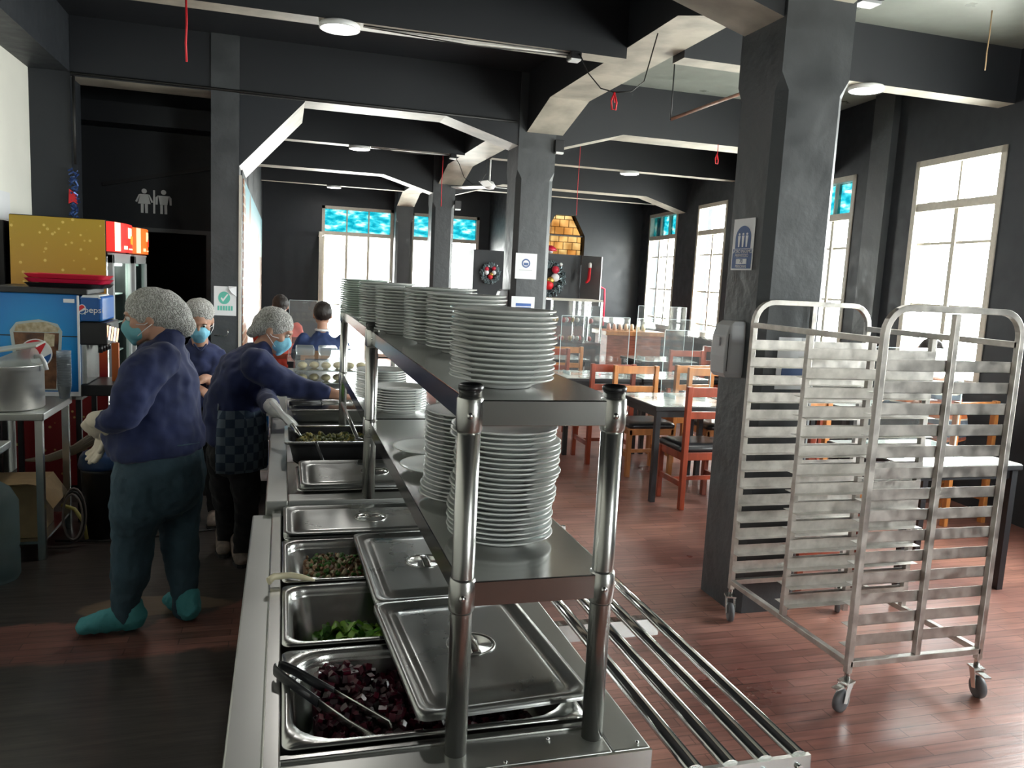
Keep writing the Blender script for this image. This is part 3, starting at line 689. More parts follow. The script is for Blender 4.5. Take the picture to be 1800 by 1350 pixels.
# tongs with black grip lying in the beetroot
def tongs(label, a, b, z0, z1, spread, gm, blade=steel, L=None, wd=.011):
    t = thing('serving_tongs', label, 'tongs', (a[0], a[1], z0))
    A = Vector((a[0], a[1], z0)); B = Vector((b[0], b[1], z1)); d = (B-A); n = Vector((-d.y, d.x, 0)).normalized()
    for sgn in (-1, 1):
        e = B+n*spread*sgn/2; mid = A+d*.5+n*spread*sgn*.42; q1 = A+d*.12+n*spread*sgn*.30
        s1 = [A+n*.004*sgn, A+d*.03+n*spread*.22*sgn, q1, mid]
        MB().tube(s1, [(.0035, wd*.9), (.004, wd), (.004, wd), (.0035, wd)], 10, side=n).build('grip', gm, t, bevel=0)
        tip = e-n*.006*sgn+Vector((0, 0, -.004))
        MB().tube([mid-d*.02, A+d*.8+n*spread*sgn*.5, e, tip+d*.03], [(.0016, wd*.75), (.0016, wd*.8), (.002, wd*1.1), (.0015, wd*.9)], 10, side=n).build('arm', blade, t)
    return t
tongs('steel tongs with black grips lying over the diced beetroot', (-.003, 1.505), (.175, 1.325), ZC+.020, ZC-.028, .05, blackplastic)
# cream handled tongs on the salad pan
t = thing('serving_spoon', 'cream-handled serving utensil poking out of the chopped salad pan', 'serving spoon', (-.01, 2.02, ZC+.02))
MB().tube([(-.025, 1.955, ZC+.016), (-.012, 1.968, ZC+.022), (.03, 1.972, ZC+.022), (.055, 1.965, ZC+.018), (.085, 1.955, ZC+.012)], [(.011, .007), (.009, .007), (.008, .006), (.008, .005), (.004, .003)], 12).build('handle', mat('cream_plastic', (.72, .65, .45), .35), t)
MB().tube([(.06, 1.965, ZC+.016), (.12, 2.04, ZC-.02)], .003, 8).build('shank', steel, t)
# ladle cup in the lettuce
t = thing('portion_ladle', 'small black ladle cup leaning in the near corner of the lettuce pan', 'ladle', (.065, 1.665, ZC-.115))
MB().lathe([(.0, 0), (.018, .002), (.026, .02), (.027, .035), (.024, .034), (.022, .02), (0, .006)], (.068, 1.668, ZC-.105), 24).build('cup', blackplastic, t)
MB().tube([(.09, 1.672, ZC-.075), (.14, 1.68, ZC-.085), (.2, 1.69, ZC-.09)], .004, 8).build('handle', steel, t)
# far counter pans
pan('food_pan', 'steel pan with a lid sliding off it on the raised counter', .055, 2.70, .545, 3.04, ZF+.01, .12)
lid('scratched steel lid sliding off the first pan of the raised counter', (.33, 2.855), .53, .30, .0, ZF+.032, tilt=(.05, 0))
t = thing('serving_spoon', 'black serving spoon leaning in the half-covered pan', 'serving spoon', (.12, 3.0, ZF))
MB().tube([(.13, 3.09, ZF+.09), (.16, 3.02, ZF+.02)], [(.008, .005), (.006, .004)], 8).build('handle', blackplastic, t)
MB().sphere((.168, 3.005, ZF+.0), (.018, .012, .006), 12, 8).build('bowl', steel, t)
blackpan = mat('black_enamel_pan', (.015, .015, .016), .4)
mb = MB(); o = pan('roasting_pan', 'black-sided roasting pan with stewed greens on the raised counter', .014, 3.095, .50, 3.44, ZF+.085, .085, m=blackpan, r=.03)
heap('stewed_greens', 'yellow-green stewed greens in the black roasting pan', 'stewed greens', [mat('green_stew', (.13, .13, .02), .35), mat('dark_green_stew', (.06, .075, .012), .35), mat('yellow_stew', (.30, .25, .05), .35)], .06, 3.145, .455, 3.39, ZF+.055, 500, .022, 'blob', None, 11)
MB_r = MB().loops([rrect(.014, 3.095, .50, 3.44, .018, ZF+.0855), rrect(.014, 3.095, .50, 3.44, .018, ZF+.0895), rrect(.028, 3.109, .486, 3.426, .03, ZF+.0895), rrect(.028, 3.109, .486, 3.426, .03, ZF+.0855)], False, False, False)
rr = MB_r.build('steel_edge', steel, o); tag(rr, 'bright steel rim')
lid('small steel lid leaning on the black roasting pan beside a shelf post', (.45, 3.27), .30, .17, PI/2-.05, ZF+.103, tilt=(0, 0), handle_off=.1)
t = thing('serving_spoon', 'white-handled spoon held in the stewed greens', 'serving spoon', (.05, 3.6, ZF+.05))
MB().tube([(-.04, 3.58, ZF+.165), (.045, 3.36, ZF+.105)], [.011, .013], 12).build('handle', white, t)
MB().tube([(.045, 3.36, ZF+.105), (.075, 3.30, ZF+.065)], [(.012, .012), (.014, .006)], 12).build('scoop', steel, t)
t = thing('serving_spoon', 'steel spoon standing in the stewed greens', 'serving spoon', (.31, 3.45, ZF+.05))
MB().tube([(.255, 3.50, ZF+.18), (.30, 3.26, ZF+.075)], [(.007, .002), (.010, .003)], 8, side=(1, 0, 0)).build('handle', steel, t)
MB().sphere((.305, 3.24, ZF+.07), (.018, .03, .006), 12, 8).build('bowl', steel, t)
pan('food_pan', 'steel pan with leafy greens under the reaching arm', .02, 3.48, .52, 3.80, ZF+.02, .12)
heap('leafy_greens', 'leafy greens in the pan below the gloved hand', 'greens', let, .09, 3.54, .45, 3.74, ZF-.03, 120, .05, 'leaf', None, 12)
pan('food_pan', 'steel pan with tongs lying across, beyond the leafy greens', .03, 3.93, .56, 4.25, ZF+.072, .068)
tongs('black-gripped tongs lying across the pan beyond the greens', (.04, 4.02), (.34, 4.04), ZF+.088, ZF+.09, .05, blackplastic)
pan('food_pan', 'farthest steel pan before the glass food case', .03, 4.32, .56, 4.64, ZF+.072, .068)
# glass food case at the end
t = thing('glass_food_case', 'glass case with green-edged panes and shelves of food past the reaching arm', 'display case', (.33, 5.45, ZF))
greenedge = mat('green_glass_edge', (.01, .22, .10), .2)
mb = MB().box((.08, 5.20, ZF), (.56, 5.205, ZF+.17)).box((.08, 5.8, ZF), (.56, 5.805, ZF+.17)).box((.08, 5.2, ZF), (.085, 5.8, ZF+.17)).box((.555, 5.2, ZF), (.56, 5.8, ZF+.17)); mb.build('pane', acrylic, t)
mb = MB().box((.56, 5.17, ZF), (.585, 5.2, ZF+.17)); tag(mb.build('corner_edge', greenedge, t), 'green glass edge')
for k in range(2):
    MB().box((.09, 5.21, ZF+.02+0.08*k), (.55, 5.79, ZF+.028+0.08*k)).build('shelf', steel, t)
    mb = MB()
    for j in range(6): mb.sphere((.13+.075*j, 5.3+.02*(j % 2), ZF+.05+0.08*k), (.032, .05, .022), 10, 7)
    mb.build('food_row', mat('bread_%s' % 'abc'[k], (.55, .45, .27), .6), t)
MB().box((.06, 5.18, ZF+.17), (.58, 5.82, ZF+.182)).build('top_pane', acrylic, t)
for k, (x, y) in enumerate(((.15, 5.5), (.3, 5.5), (.44, 5.5))):
    tag(MB().box((x-.06, y-.1, ZF+.182), (x+.06, y+.1, ZF+.235)).build('plastic_container', glassy('clear_tub_%s' % 'abc'[k], (.85, .9, .92), .08, .1, haze=.25), bevel=.01), ['clear plastic tub at the left on top of the glass food case', 'middle clear plastic tub on top of the glass food case', 'clear plastic tub at the right on top of the glass food case'][k], 'container', 'tubs on the glass case')

# ------------------------------------------------------------ plate shelf units
def plate_shelf(label, y0, y1, zbase):
    x0, x1 = .268, .548
    t = thing('plate_shelf', label, 'shelf unit', ((x0+x1)/2, (y0+y1)/2, zbase))
    for nm, z in (('upper_shelf', 1.46), ('lower_shelf', 1.163)):
        mb = MB(); mb.box((x0+.012, y0, z-.003), (x1-.005, y1, z)).box((x0+.012, y0, z-.042), (x1-.005, y0+.002, z)).box((x0+.012, y1-.002, z-.042), (x1-.005, y1, z)).box((x0+.012, y0, z-.042), (x0+.014, y1, z)).box((x1-.007, y0, z-.042), (x1-.005, y1, z))
        mb.build(nm, steel_shelf, t, bevel=.0012)
    k = 0
    for x in (x0+.018, x1-.018):
        for y in (y0+.012, y1-.012):
            zb = zbase if y < 2 else ZF
            o = MB().tube([(x, y, zb), (x, y, 1.475)], .0185, 28).build('post', steel, t)
            if zbase > .89 and False: pass
            MB().lathe([(.0190, 0), (.0202, .001), (.0205, .007), (.0175, .010), (.0155, .006), (0, .0045)], (x, y, 1.474), 28).build('cap', blackplastic, o)
            for z in (1.163, 1.46):
                MB().lathe([(.0187, -.05), (.0215, -.045), (.0222, -.02), (.0215, .005), (.0187, .009)], (x, y, z-.004), 28).build('collar', steel, o)
                MB().sphere((x-.004, y-.022, z-.024), (.0055, .004, .0055), 12, 8).build('screw', chrome, o)
                MB().sphere((x+.022, y, z-.024), (.004, .006, .006), 12, 8).build('screw', chrome, o)
    return t
plate_shelf('near two-tier stainless shelf on four tube posts above the salad pans', 1.195, 2.632, ZC-.008)
plate_shelf('far two-tier stainless shelf on tube posts on the raised counter', 2.655, 3.888, ZF)

# ------------------------------------------------------------ plates
def plate_mesh(name, R, H, m, foot=.6):
    f = R*foot
    prof = [(0, .0025), (f*.85, .0025), (f*.9, 0), (f, 0), (f*1.02, .003), (R*.78, H*.55), (R*.97, H-.003), (R, H-.001), (R*.995, H+.001), (R*.95, H-.0005), (R*.70, H*.5), (R*.6, .006), (0, .0055)]
    mb = MB(); mb.lathe(prof, (0, 0, 0), 48); return mb.build(name, m, world=False)
protoP = plate_mesh('dinner_plate', .100, .017, porcelain); protoN = plate_mesh('dinner_plate', .0945, .017, porcelain, .58); protoS = plate_mesh('dinner_plate', .099, .015, porcelain, .62); protoG = plate_mesh('dinner_plate', .106, .018, glassplate)
ORD = ['topmost', 'second from the top', 'third from the top', 'fourth from the top', 'fifth from the top', 'sixth from the top', 'seventh from the top', 'eighth from the top', 'ninth from the top', 'tenth from the top', 'eleventh from the top', 'twelfth from the top', 'thirteenth from the top', 'fourteenth from the top', 'fifteenth from the top', 'sixteenth from the top', 'seventeenth from the top', 'eighteenth from the top', 'nineteenth from the top', 'twentieth from the top', 'twenty-first from the top', 'twenty-second from the top', 'twenty-third from the top', 'twenty-fourth from the top']
def stack(x, y, z, n, pitch, where, proto, wob=.002, col='white', seed=0, shifts={}):
    rnd = random.Random(seed*31+n)
    for k in range(n):
        o = proto.copy(); C.objects.link(o)
        dx, dy = shifts.get(k, (0, 0))
        wob = min(wob, .0022); o.location = (x+rnd.uniform(-wob, wob)+dx, y+rnd.uniform(-wob, wob)+dy, z+k*pitch+.0005)
        o.rotation_euler = (0, 0, rnd.uniform(0, 6))
        i = n-1-k
        tag(o, ('%s plate, %s' % (col, ORD[i]) if i < n-1 else '%s plate at the bottom' % col)+' of '+where, 'plate', 'plates in '+where)
ZU, ZL = 1.4605, 1.1635
stack(.380, 1.368, ZU, 14, .0091, 'the nearest stack on the upper shelf', protoN, .004, seed=1)
stack(.442, 1.95, ZU, 15, .0091, 'the second stack on the upper shelf', protoP, .004, seed=2)
stack(.422, 2.19, ZU, 16, .0091, 'the third stack on the upper shelf', protoP, .004, seed=3)
stack(.378, 2.52, ZU, 15, .0091, 'the fourth stack on the upper shelf', protoS, .004, seed=4)
stack(.354, 2.80, ZU, 16, .0091, 'the fifth stack on the upper shelf', protoP, .004, seed=5)
stack(.335, 3.42, ZU, 16, .0091, 'the sixth stack on the upper shelf', protoG, .004, 'greenish', seed=6)
stack(.42, 3.10, ZU, 13, .0091, 'the half hidden upper stack', protoS, .004, seed=16)
stack(.400, 1.410, ZL, 23, .0091, 'the nearest stack on the lower shelf', protoP, .003, seed=7, shifts={k: ((.010, 0) if 11 < k < 20 else (.004, 0) if 6 < k <= 11 else (0, 0)) for k in range(23)})
stack(.40, 1.675, ZL, 21, .0091, 'the second stack on the lower shelf', protoP, .004, seed=8, shifts={k: (-.006, 0) for k in range(3)})
for (x, y, l) in ((.395, 2.14, 'white plate lying alone at the back of the lower shelf gap'), (.385, 1.93, 'white plate lying alone just behind the second lower stack')):
    o = protoP.copy(); C.objects.link(o); o.location = (x, y, ZL); tag(o, l, 'plate', 'single plates on the lower shelf')
stack(.40, 2.80, ZL, 9, .0091, 'the far lower stack behind a post', protoP, .004, seed=9)
stack(.37, 3.08, ZL, 12, .0091, 'the last stack on the lower shelf', protoS, .004, seed=10)
for q in (protoP, protoS, protoG, protoN): bpy.data.objects.remove(q)

# ============================================================ TRAY RACK
rk = thing('tray_rack', 'aluminium two-bay tray rack on castors in front of the thick column', 'tray rack', (2.5, 2.95, 0))
xa, xb = 2.185, 2.835; ya, ym, yb = 2.50, 2.94, 3.37
s = .0125
def arch(y, zt, nm):
    R = .10; P = [(xa, y, .16), (xa, y, zt-R)]
    for k in range(1, 7): a = PI-k*PI/12; P.append((xa+R+R*math.cos(a), y, zt-R+R*math.sin(a)))
    for k in range(0, 6): a = PI/2-k*PI/12; P.append((xb-R+R*math.cos(a), y, zt-R+R*math.sin(a)))
    P += [(xb, y, zt-R), (xb, y, .16)]
    pts = [Vector(p) for p in P]
    mb = MB(); rings = []
    for i, p in enumerate(pts):
        t = (pts[min(i+1, len(pts)-1)]-pts[max(i-1, 0)]).normalized(); a = Vector((0, 1, 0)); b = t.cross(a)
        rings.append([p+a*s+b*s, p-a*s+b*s, p-a*s-b*s, p+a*s-b*s])
    mb.loops(rings); mb.build(nm, alu, rk, bevel=.002)
arch(ya, 1.615, 'arched_end_frame'); arch(yb, 1.60, 'arched_end_frame')
for y in (ya, yb): MB().box(((xa+xb)/2-s, y-s, .21), ((xa+xb)/2+s, y+s, 1.60)).build('centre_upright', alu, rk, bevel=.002)
for x in (xa, (xa+xb)/2, xb): MB().box((x-s, ym-s, .21), (x+s, ym+s, 1.475)).build('middle_upright', alu, rk, bevel=.002)
for x in (xa, xb):
    MB().box((x-s, ya, .185), (x+s, yb, .21)).build('bottom_rail', alu, rk, bevel=.002)
    MB().box((x-s, ya, 1.475), (x+s, yb, 1.50)).build('top_rail', alu, rk, bevel=.002)
for y in (ya, yb): MB().box((xa, y-s, .185), (xb, y+s, .21)).build('bottom_crossbar', alu, rk, bevel=.002)
NL = 14
for k in range(NL):
    z = .285+k*(1.395-.285)/(NL-1)
    for y, dirs in ((ya+s, (1,)), (ym, (1, -1)), (yb-s, (-1,))):
        for dd in dirs:
            y0 = y+(s*dd if y == ym else 0)
            mb = MB(); mb.box((xa-.012, y0, z-.023), (xb+.012, y0+.0018*dd, z+.023)).box((xa-.012, y0, z-.023), (xb+.012, y0+.042*dd, z-.0215))
            mb.build('runner', alu, rk)
for i, (x, y, a) in enumerate(((xa, ya, .35), (xb, ya, 1.35), (xa, yb, 1.25), (xb, yb, .9))):
    R = Matrix.Rotation(a, 4, 'Z'); T = Matrix.Translation((x, y, 0))
    hub = MB().tube([(0, 0, .125), (0, 0, .19)], .011, 12); hub.obox((0, 0, .123), (.05, .05, .008)); hub.xf(T @ R)
    cs = hub.build('caster', steel, rk)
    mb = MB()
    for sg in (-1, 1): mb.quadprism([(.018, sg*.019, .122), (-.022, sg*.019, .122), (-.040, sg*.019, .048), (-.016, sg*.019, .040)], (0, .0025*sg, 0))
    mb.xf(T @ R).build('fork', steel, cs)
    MB().lathe([(.0, -.014), (.034, -.014), (.045, -.011), (.0475, 0), (.045, .011), (.034, .014), (0, .014)], (0, 0, 0), 28).xf(T @ R @ Matrix.Translation((-.026, 0, .0478)) @ Matrix.Rotation(PI/2, 4, 'X')).build('wheel', rubber, cs)
    if i < 2: MB().obox((-.05, 0, .112), (.06, .03, .006)).xf(T @ R).build('brake_lever', steel, cs)
# ============================================================ LAMPS, CORDS, CEILING ITEMS
def ceiling_lamp(x, y, z, label):
    t = thing('ceiling_lamp', label, 'ceiling lamp', (x, y, z-.035), 0, 'round ceiling lamps')
    MB().lathe([(.0, .035), (.118, .035), (.124, .028), (.124, .004), (.118, 0), (.112, .002), (.112, .006), (0, .006)], (x, y, z-.035), 36).build('housing', white, t)
    MB().lathe([(0, .001), (.108, .001), (.111, .004), (0, .005)], (x, y, z-.035), 36).build('diffuser', ledwhite, t)
    L = bpy.data.lights.new('lamp_light', 'AREA'); L.shape = 'DISK'; L.size = .2; L.energy = 9; L.color = (1, .97, .92)
    lo = bpy.data.objects.new('lamp_light', L); C.objects.link(lo); lo.parent = t; lo.location = (0, 0, -.004)
for a in ((.32, 5.26, 3.15, 'round white ceiling lamp nearest the camera, above the kitchen aisle'), (.85, 9.78, 3.10, 'round ceiling lamp left of the row of columns, beyond the slanted brace'), (.83, 14.33, 3.08, 'farthest round ceiling lamp, in front of the back windows'),
          (4.30, 9.78, 3.10, 'small round ceiling lamp above the dining tables in the middle'), (4.08, 5.13, 3.17, 'round ceiling lamp to the right of the thick column')):
    ceiling_lamp(*a)
# cables running along the secondary beams with a junction box
for (y, z, xs, lab) in ((5.24, 3.135, (.46, 1.80), 'near'), (9.76, 3.085, (.98, 1.92), 'far')):
    t = thing('cable_run', 'thin black cables with a small emergency box on the %s lamp beam' % lab, 'cable', (xs[1], y, z))
    for k in range(3): MB().tube([(xs[0], y-.03+.012*k, z+.01), ((xs[0]+xs[1])/2, y-.03+.02*k, z-.012*(k-1)), (xs[1], y-.05+.03*k, z+.006)], .004, 6).build('cable', [wirem, wirewhite, wirem][k], t)
    MB().box((xs[1], y-.08, z-.03), (xs[1]+.075, y+.02, z+.015)).build('junction_box', blackplastic, t, bevel=.004)
    MB().box((xs[1]+.002, y-.082, z-.042), (xs[1]+.07, y-.01, z-.031)).build('white_lid', white, t)
    e = xs[1]
    MB().tube([(e+.06, y-.08, z), (e+.06, y-.24, z-.15), (e+.08, y-.44, z-.29), (1.905, 4.63, 2.79), (2.0, 4.60, 2.80), (2.1, 4.65, 2.88), (2.215, 4.75, 3.2)] if lab == 'near' else [(e+.06, y-.02, z), (e+.10, y-.12, z-.10), (e+.14, y-.25, z-.27), (e+.22, y-.38, z-.36), (e+.30, y-.40, z-.33), (e+.38, y-.35, z-.22), (e+.42, y-.2, z-.02)], .004, 6).build('loose_cable', wirem, t)
def cord(x, y, z1, z0, label, blob=True, m=redcord, r=.004):
    t = thing('hanging_cord', label, 'cord', (x, y, z1))
    MB().tube([(x, y, z1), (x+.003, y, (z1*.6+z0*.4)), (x-.002, y, (z1*.3+z0*.7)), (x+.002, y, z0)], r, 6).build('cord', m, t)
    if blob:
        MB().tube([(x, y, z0+.06), (x-.02, y, z0+.01), (x-.012, y, z0-.04), (x+.012, y, z0-.04), (x+.016, y, z0), (x, y, z0+.05)], .006, 6).build('paper_knot', m, t)
cord(-.55, 5.16, 3.15, 2.80, 'plain red cord hanging from the near lamp beam on the left', False, r=.006)
cord(1.905, 4.63, 2.79, 2.73, 'red paper knot hanging from the black cable beside the sloping beam')
cord(4.22, 7.44, 3.10, 2.95, 'red paper knot hanging under the beam left of the thick column')
cord(3.02, 8.20, 3.57, 2.36, 'long thin red cord hanging in front of the amber window', False, r=.003)
cord(3.39, 4.5, 3.57, 2.62, 'red ribbon hanging just behind the right edge of the thick column', False, r=.008)
cord(4.5, 4.5, 3.57, 3.19, 'tan string with a hook hanging from the ceiling slab at top right', False, mat('tan_string', (.45, .30, .16), .6), .004)
cord(2.0, 10.6, 3.57, 2.55, 'red cord hanging beside the third column', False, r=.005)
t = thing('ceiling_pipe', 'rusty brown pipe sloping under the ceiling left of the thick column', 'pipe', (3.1, 6.3, 3.05))
MB().tube([(3.11, 6.3, 3.04), (3.45, 6.3, 3.19), (3.85, 6.3, 3.36)], .014, 10).build('pipe', mat('rusty_pipe', (.12, .05, .03), .5, var=.4), t)
MB().tube([(3.11, 6.3, 3.03), (3.11, 6.3, 3.57)], .006, 8).build('hanger', blackmetal, t)
t = thing('conduit', 'pale curved conduit wrapping the top of the thick column', 'conduit', (2.4, 3.4, 3.1))
MB().tube([(2.36, 3.385, 3.14), (2.42, 3.385, 3.075), (2.50, 3.385, 3.055), (2.58, 3.385, 3.07), (2.66, 3.385, 3.12)], .014, 10).build('tube', mat('pale_conduit', (.5, .48, .45), .5), t)
t = thing('emergency_light', 'small grey box fixed beside the top of the thick column', 'emergency light', (2.70, 3.45, 3.02))
MB().box((2.625, 3.40, 3.06), (2.76, 3.50, 3.13)).build('housing', blackplastic, t, bevel=.005); MB().box((2.64, 3.41, 3.045), (2.75, 3.49, 3.059)).build('lens', greyplastic, t)
for (x, y, z, l) in ((2.495, 7.40, 2.93, 'small black emergency light on the column with two notices'), (2.36, 11.34, 2.66, 'small emergency light on the third column')):
    t = thing('emergency_light', l, 'emergency light', (x, y, z)); MB().box((x-.02, y, z-.06), (x+.07, y+.05, z+.05)).build('housing', blackplastic, t, bevel=.004); MB().box((x-.01, y+.0, z-.078), (x+.065, y+.045, z-.061)).build('lens', white, t)
t = thing('ceiling_fan', 'white ceiling fan between the third and second columns', 'ceiling fan', (2.72, 10.9, 2.88))
MB().tube([(2.72, 10.9, 2.9), (2.72, 10.9, 3.57)], .012, 10).build('rod', white, t); MB().lathe([(0, -.05), (.06, -.04), (.09, 0), (.05, .06), (0, .07)], (2.72, 10.9, 2.9), 24).build('hub', white, t)
for k in range(3):
    a = k*2*PI/3+.15; MB().obox((2.72+.36*math.cos(a), 10.9+.36*math.sin(a), 2.89), (.56, .12, .008), Euler((.15, 0, a)).to_matrix()).build('blade', white, t)

# ============================================================ SIGNS
def sheet(name, label, cat, o, ex, ez, wd, ht, m=paper, group=None, nrm=.003):
    # o = lower left corner on the wall, ex to the right, ez up
    M = frame3(o, ex, ez); t = thing(name, label, cat, o, 0, group)
    M0 = M.copy(); M0.translation = (0, 0, 0)
    MB().box((0, 0, 0), (wd, ht, nrm)).xf(M0).build('paper', m, t, world=False)
    def dec(nm, pts, m_, h=.0045):
        mb = MB(); n = len(pts); mb.add([(x, y, nrm) for x, y in pts]+[(x, y, h) for x, y in pts], [list(range(n))[::-1], list(range(n, 2*n))]+[[i, (i+1) % n, n+(i+1) % n, n+i] for i in range(n)])
        return mb.xf(M0).build(nm, m_, t, world=False)
    def txt(s, x, y, size, m_, h=.0048):
        return text(s, 'lettering', t, size, M0 @ Matrix.Translation((x, y, h)), m_, .0004)
    return t, dec, txt, M0
def circ(cx, cy, rx, ry=None, n=28, a0=0, a1=2*PI): return [(cx+rx*math.cos(a0+(a1-a0)*k/n), cy+(ry or rx)*math.sin(a0+(a1-a0)*k/n)) for k in range(n+(0 if abs(a1-a0-2*PI) < 1e-6 else 1))]
def rct(x0, y0, x1, y1): return [(x0, y0), (x1, y0), (x1, y1), (x0, y1)]
# capacity notice on the -x face of the thick column
a = atx(1322, 475, 2.245); b = atx(1285, 478, 2.245); c = atx(1322, 383, 2.245)
wd = abs(a.y-b.y); ht = abs(c.z-a.z)
t, dec, txt, M0 = sheet('capacity_notice', 'blue and white capacity notice taped to the thick column', 'notice', (2.244, b.y, a.z), (0, -1, 0), (0, 0, 1), wd, ht)
pblue = mat('poster_blue', (.055, .11, .27), .5)
dec('arch', rct(wd*.14, ht*.42, wd*.86, ht*.62)+circ(wd*.5, ht*.62, wd*.36, ht*.24, 20, 0, PI)[1:-1] if False else [(wd*.14, ht*.42), (wd*.86, ht*.42), (wd*.86, ht*.62)]+circ(wd*.5, ht*.62, wd*.36, ht*.24, 20, 0, PI)[1:]  , pblue)
dec('band', rct(wd*.05, ht*.03, wd*.95, ht*.41), pblue)
for k in range(3):
    x = wd*(.32+.18*k); dec('figure', circ(x, ht*.70, wd*.045, ht*.022, 14), paper, .0055); dec('figure', [(x-wd*.03, ht*.45), (x+wd*.03, ht*.45), (x+wd*.06, ht*.67), (x-wd*.06, ht*.67)], paper, .0055)
dec('box', rct(wd*.25, ht*.12, wd*.75, ht*.22), paper, .0055)
txt('AFORO MÁXIMO', wd*.5, ht*.36, wd*.125, paper, .006); txt('PERMITIDO', wd*.5, ht*.28, wd*.125, paper, .006); txt('70', wd*.5, ht*.17, wd*.15, pblue, .006); txt('PERSONAS', wd*.5, ht*.07, wd*.11, paper, .006)
# notice on the front face of the thick column seen through the rack
t, dec, txt, M0 = sheet('notice', 'white notice with a blue panel on the thick column, behind the tray rack', 'notice', (2.36, 3.418, 1.17), (1, 0, 0), (0, 0, 1), .19, .26)
dec('blue_panel', rct(.03, .05, .16, .13), pblue); dec('logo', circ(.05, .22, .015), pblue)
t, dec, txt, M0 = sheet('notice', 'second pale notice beside the first on the thick column', 'notice', (2.56, 3.3775+.0405, 1.27), (1, 0, 0), (0, 0, 1), .05, .14) if False else (None,)*4
# two notices on the second column
t, dec, txt, M0 = sheet('notice', 'upper white notice with a blue circle on the second column', 'notice', (2.150, 7.446, 1.655), (1, 0, 0), (0, 0, 1), .215, .245)
dec('blue_circle', circ(.105, .15, .043), pblue); dec('face', circ(.105, .15, .030), paper, .0055); dec('mask', [(.085, .13), (.125, .13), (.13, .155), (.08, .155)], pblue, .006); dec('caption', rct(.04, .082, .17, .087), greyplastic)
t, dec, txt, M0 = sheet('notice', 'lower white notice with blue bands on the second column', 'notice', (2.128, 7.446, 1.27), (1, 0, 0), (0, 0, 1), .235, .215)
for k in range(3): dec('blue_band', rct(.045, .05+.036*k, .20, .078+.036*k), blueink if k else pblue)
# green poster with peeling corner on the left column
t, dec, txt, M0 = sheet('notice', 'white poster with green symbol and peeling corner on the slim left column', 'notice', (-.575, 7.446, 1.205), (1, 0, 0), (0, 0, 1), .185, .255)
dec('green_symbol', circ(.085, .155, .05, .055), greenink); dec('tick', [(.055, .15), (.075, .12), (.12, .185), (.11, .19), (.076, .145), (.063, .16)], paper, .0055)
for k in range(6): dec('green_letter', rct(.03+.022*k, .045, .046+.022*k, .085), greenink)
MB().add([(.12, .258, .004), (.187, .258, .004), (.187, .17, .004), (.15, .2, .03), (.125, .235, .022)], [[0, 4, 3, 2, 1]]).xf(M0).build('peeled_corner', paper, t, world=False)
t = thing('wall_hook', 'thin wire hook on the slim left column', 'hook', (-.5, 7.44, 1.03)); MB().tube([(-.57, 7.44, 1.03), (-.48, 7.41, 1.025), (-.455, 7.40, 1.045), (-.455, 7.40, 1.09)], .004, 8).build('wire', steel, t)
# restroom pictograms
t = thing('restroom_sign', 'white woman and man pictograms above the dark doorway', 'sign', (-1.25, YR-.012, 2.15))
mb = MB(); yy = YR-.012
pw = mat('sign_white', (.85, .85, .83), .5)
def flat(nm, pts, m_=pw): MB().quadprism([(x, yy, z) for x, z in pts], (0, .012, 0)).build(nm, m_, t)
def per(cx, woman):
    flat('head', circ(cx, 2.340, .024, .024, 18))
    if woman:
        flat('dress', [(cx-.035, 2.31), (cx+.035, 2.31), (cx+.058, 2.215), (cx-.058, 2.215)])
        flat('arm', [(cx-.036, 2.31), (cx-.05, 2.305), (cx-.083, 2.235), (cx-.067, 2.228)]); flat('arm', [(cx+.036, 2.31), (cx+.05, 2.305), (cx+.083, 2.235), (cx+.067, 2.228)])
    else:
        flat('torso', [(cx-.05, 2.305), (cx+.05, 2.305), (cx+.034, 2.215), (cx-.034, 2.215)])
        flat('arm', [(cx-.052, 2.308), (cx-.075, 2.285), (cx-.075, 2.215), (cx-.056, 2.215)]); flat('arm', [(cx+.052, 2.308), (cx+.075, 2.285), (cx+.075, 2.215), (cx+.056, 2.215)])
    for sg in (-1, 1): flat('leg', [(cx+sg*.006, 2.213), (cx+sg*.032, 2.213), (cx+sg*.032, 2.125), (cx+sg*.008, 2.125)])
per(-1.345, True); per(-1.165, False); flat('divider', rct(-1.262, 2.125, -1.245, 2.355))
tag(MB().box((-1.967, 6.55, 1.90), (-1.963, 6.88, 2.10)).build('paper_notice', paper), 'white printed sheet on the white wall at the left edge', 'notice')
tag(MB().box((-1.965, 6.35, 1.40), (-1.85, 6.75, 1.88)).build('wall_screen', blackplastic, bevel=.01), 'dark box hanging on the white wall left of the yellow cooler', 'screen')
t = thing('streamer_garland', 'blue tinsel garland with a red pennant hanging at the pilaster', 'garland', (-1.65, 7.7, 2.4))
mb = MB(); rnd = random.Random(3)
for k in range(60):
    z = 2.36-.42*k/60; x = -1.655+rnd.uniform(-.02, .03); mb.obox((x, 7.42+rnd.uniform(-.015, .01), z), (.045, .004, .012), Euler((rnd.uniform(-1, 1), rnd.uniform(-1, 1), rnd.uniform(0, 3))).to_matrix())
mb.build('tinsel', mat('blue_tinsel', (.05, .10, .28), .3, .5), t)
MB().quadprism([(-1.685, 7.405, 2.20), (-1.63, 7.405, 2.16), (-1.625, 7.405, 2.08), (-1.655, 7.405, 2.10), (-1.69, 7.405, 2.08)], (0, .004, 0)).build('pennant', redcord, t)

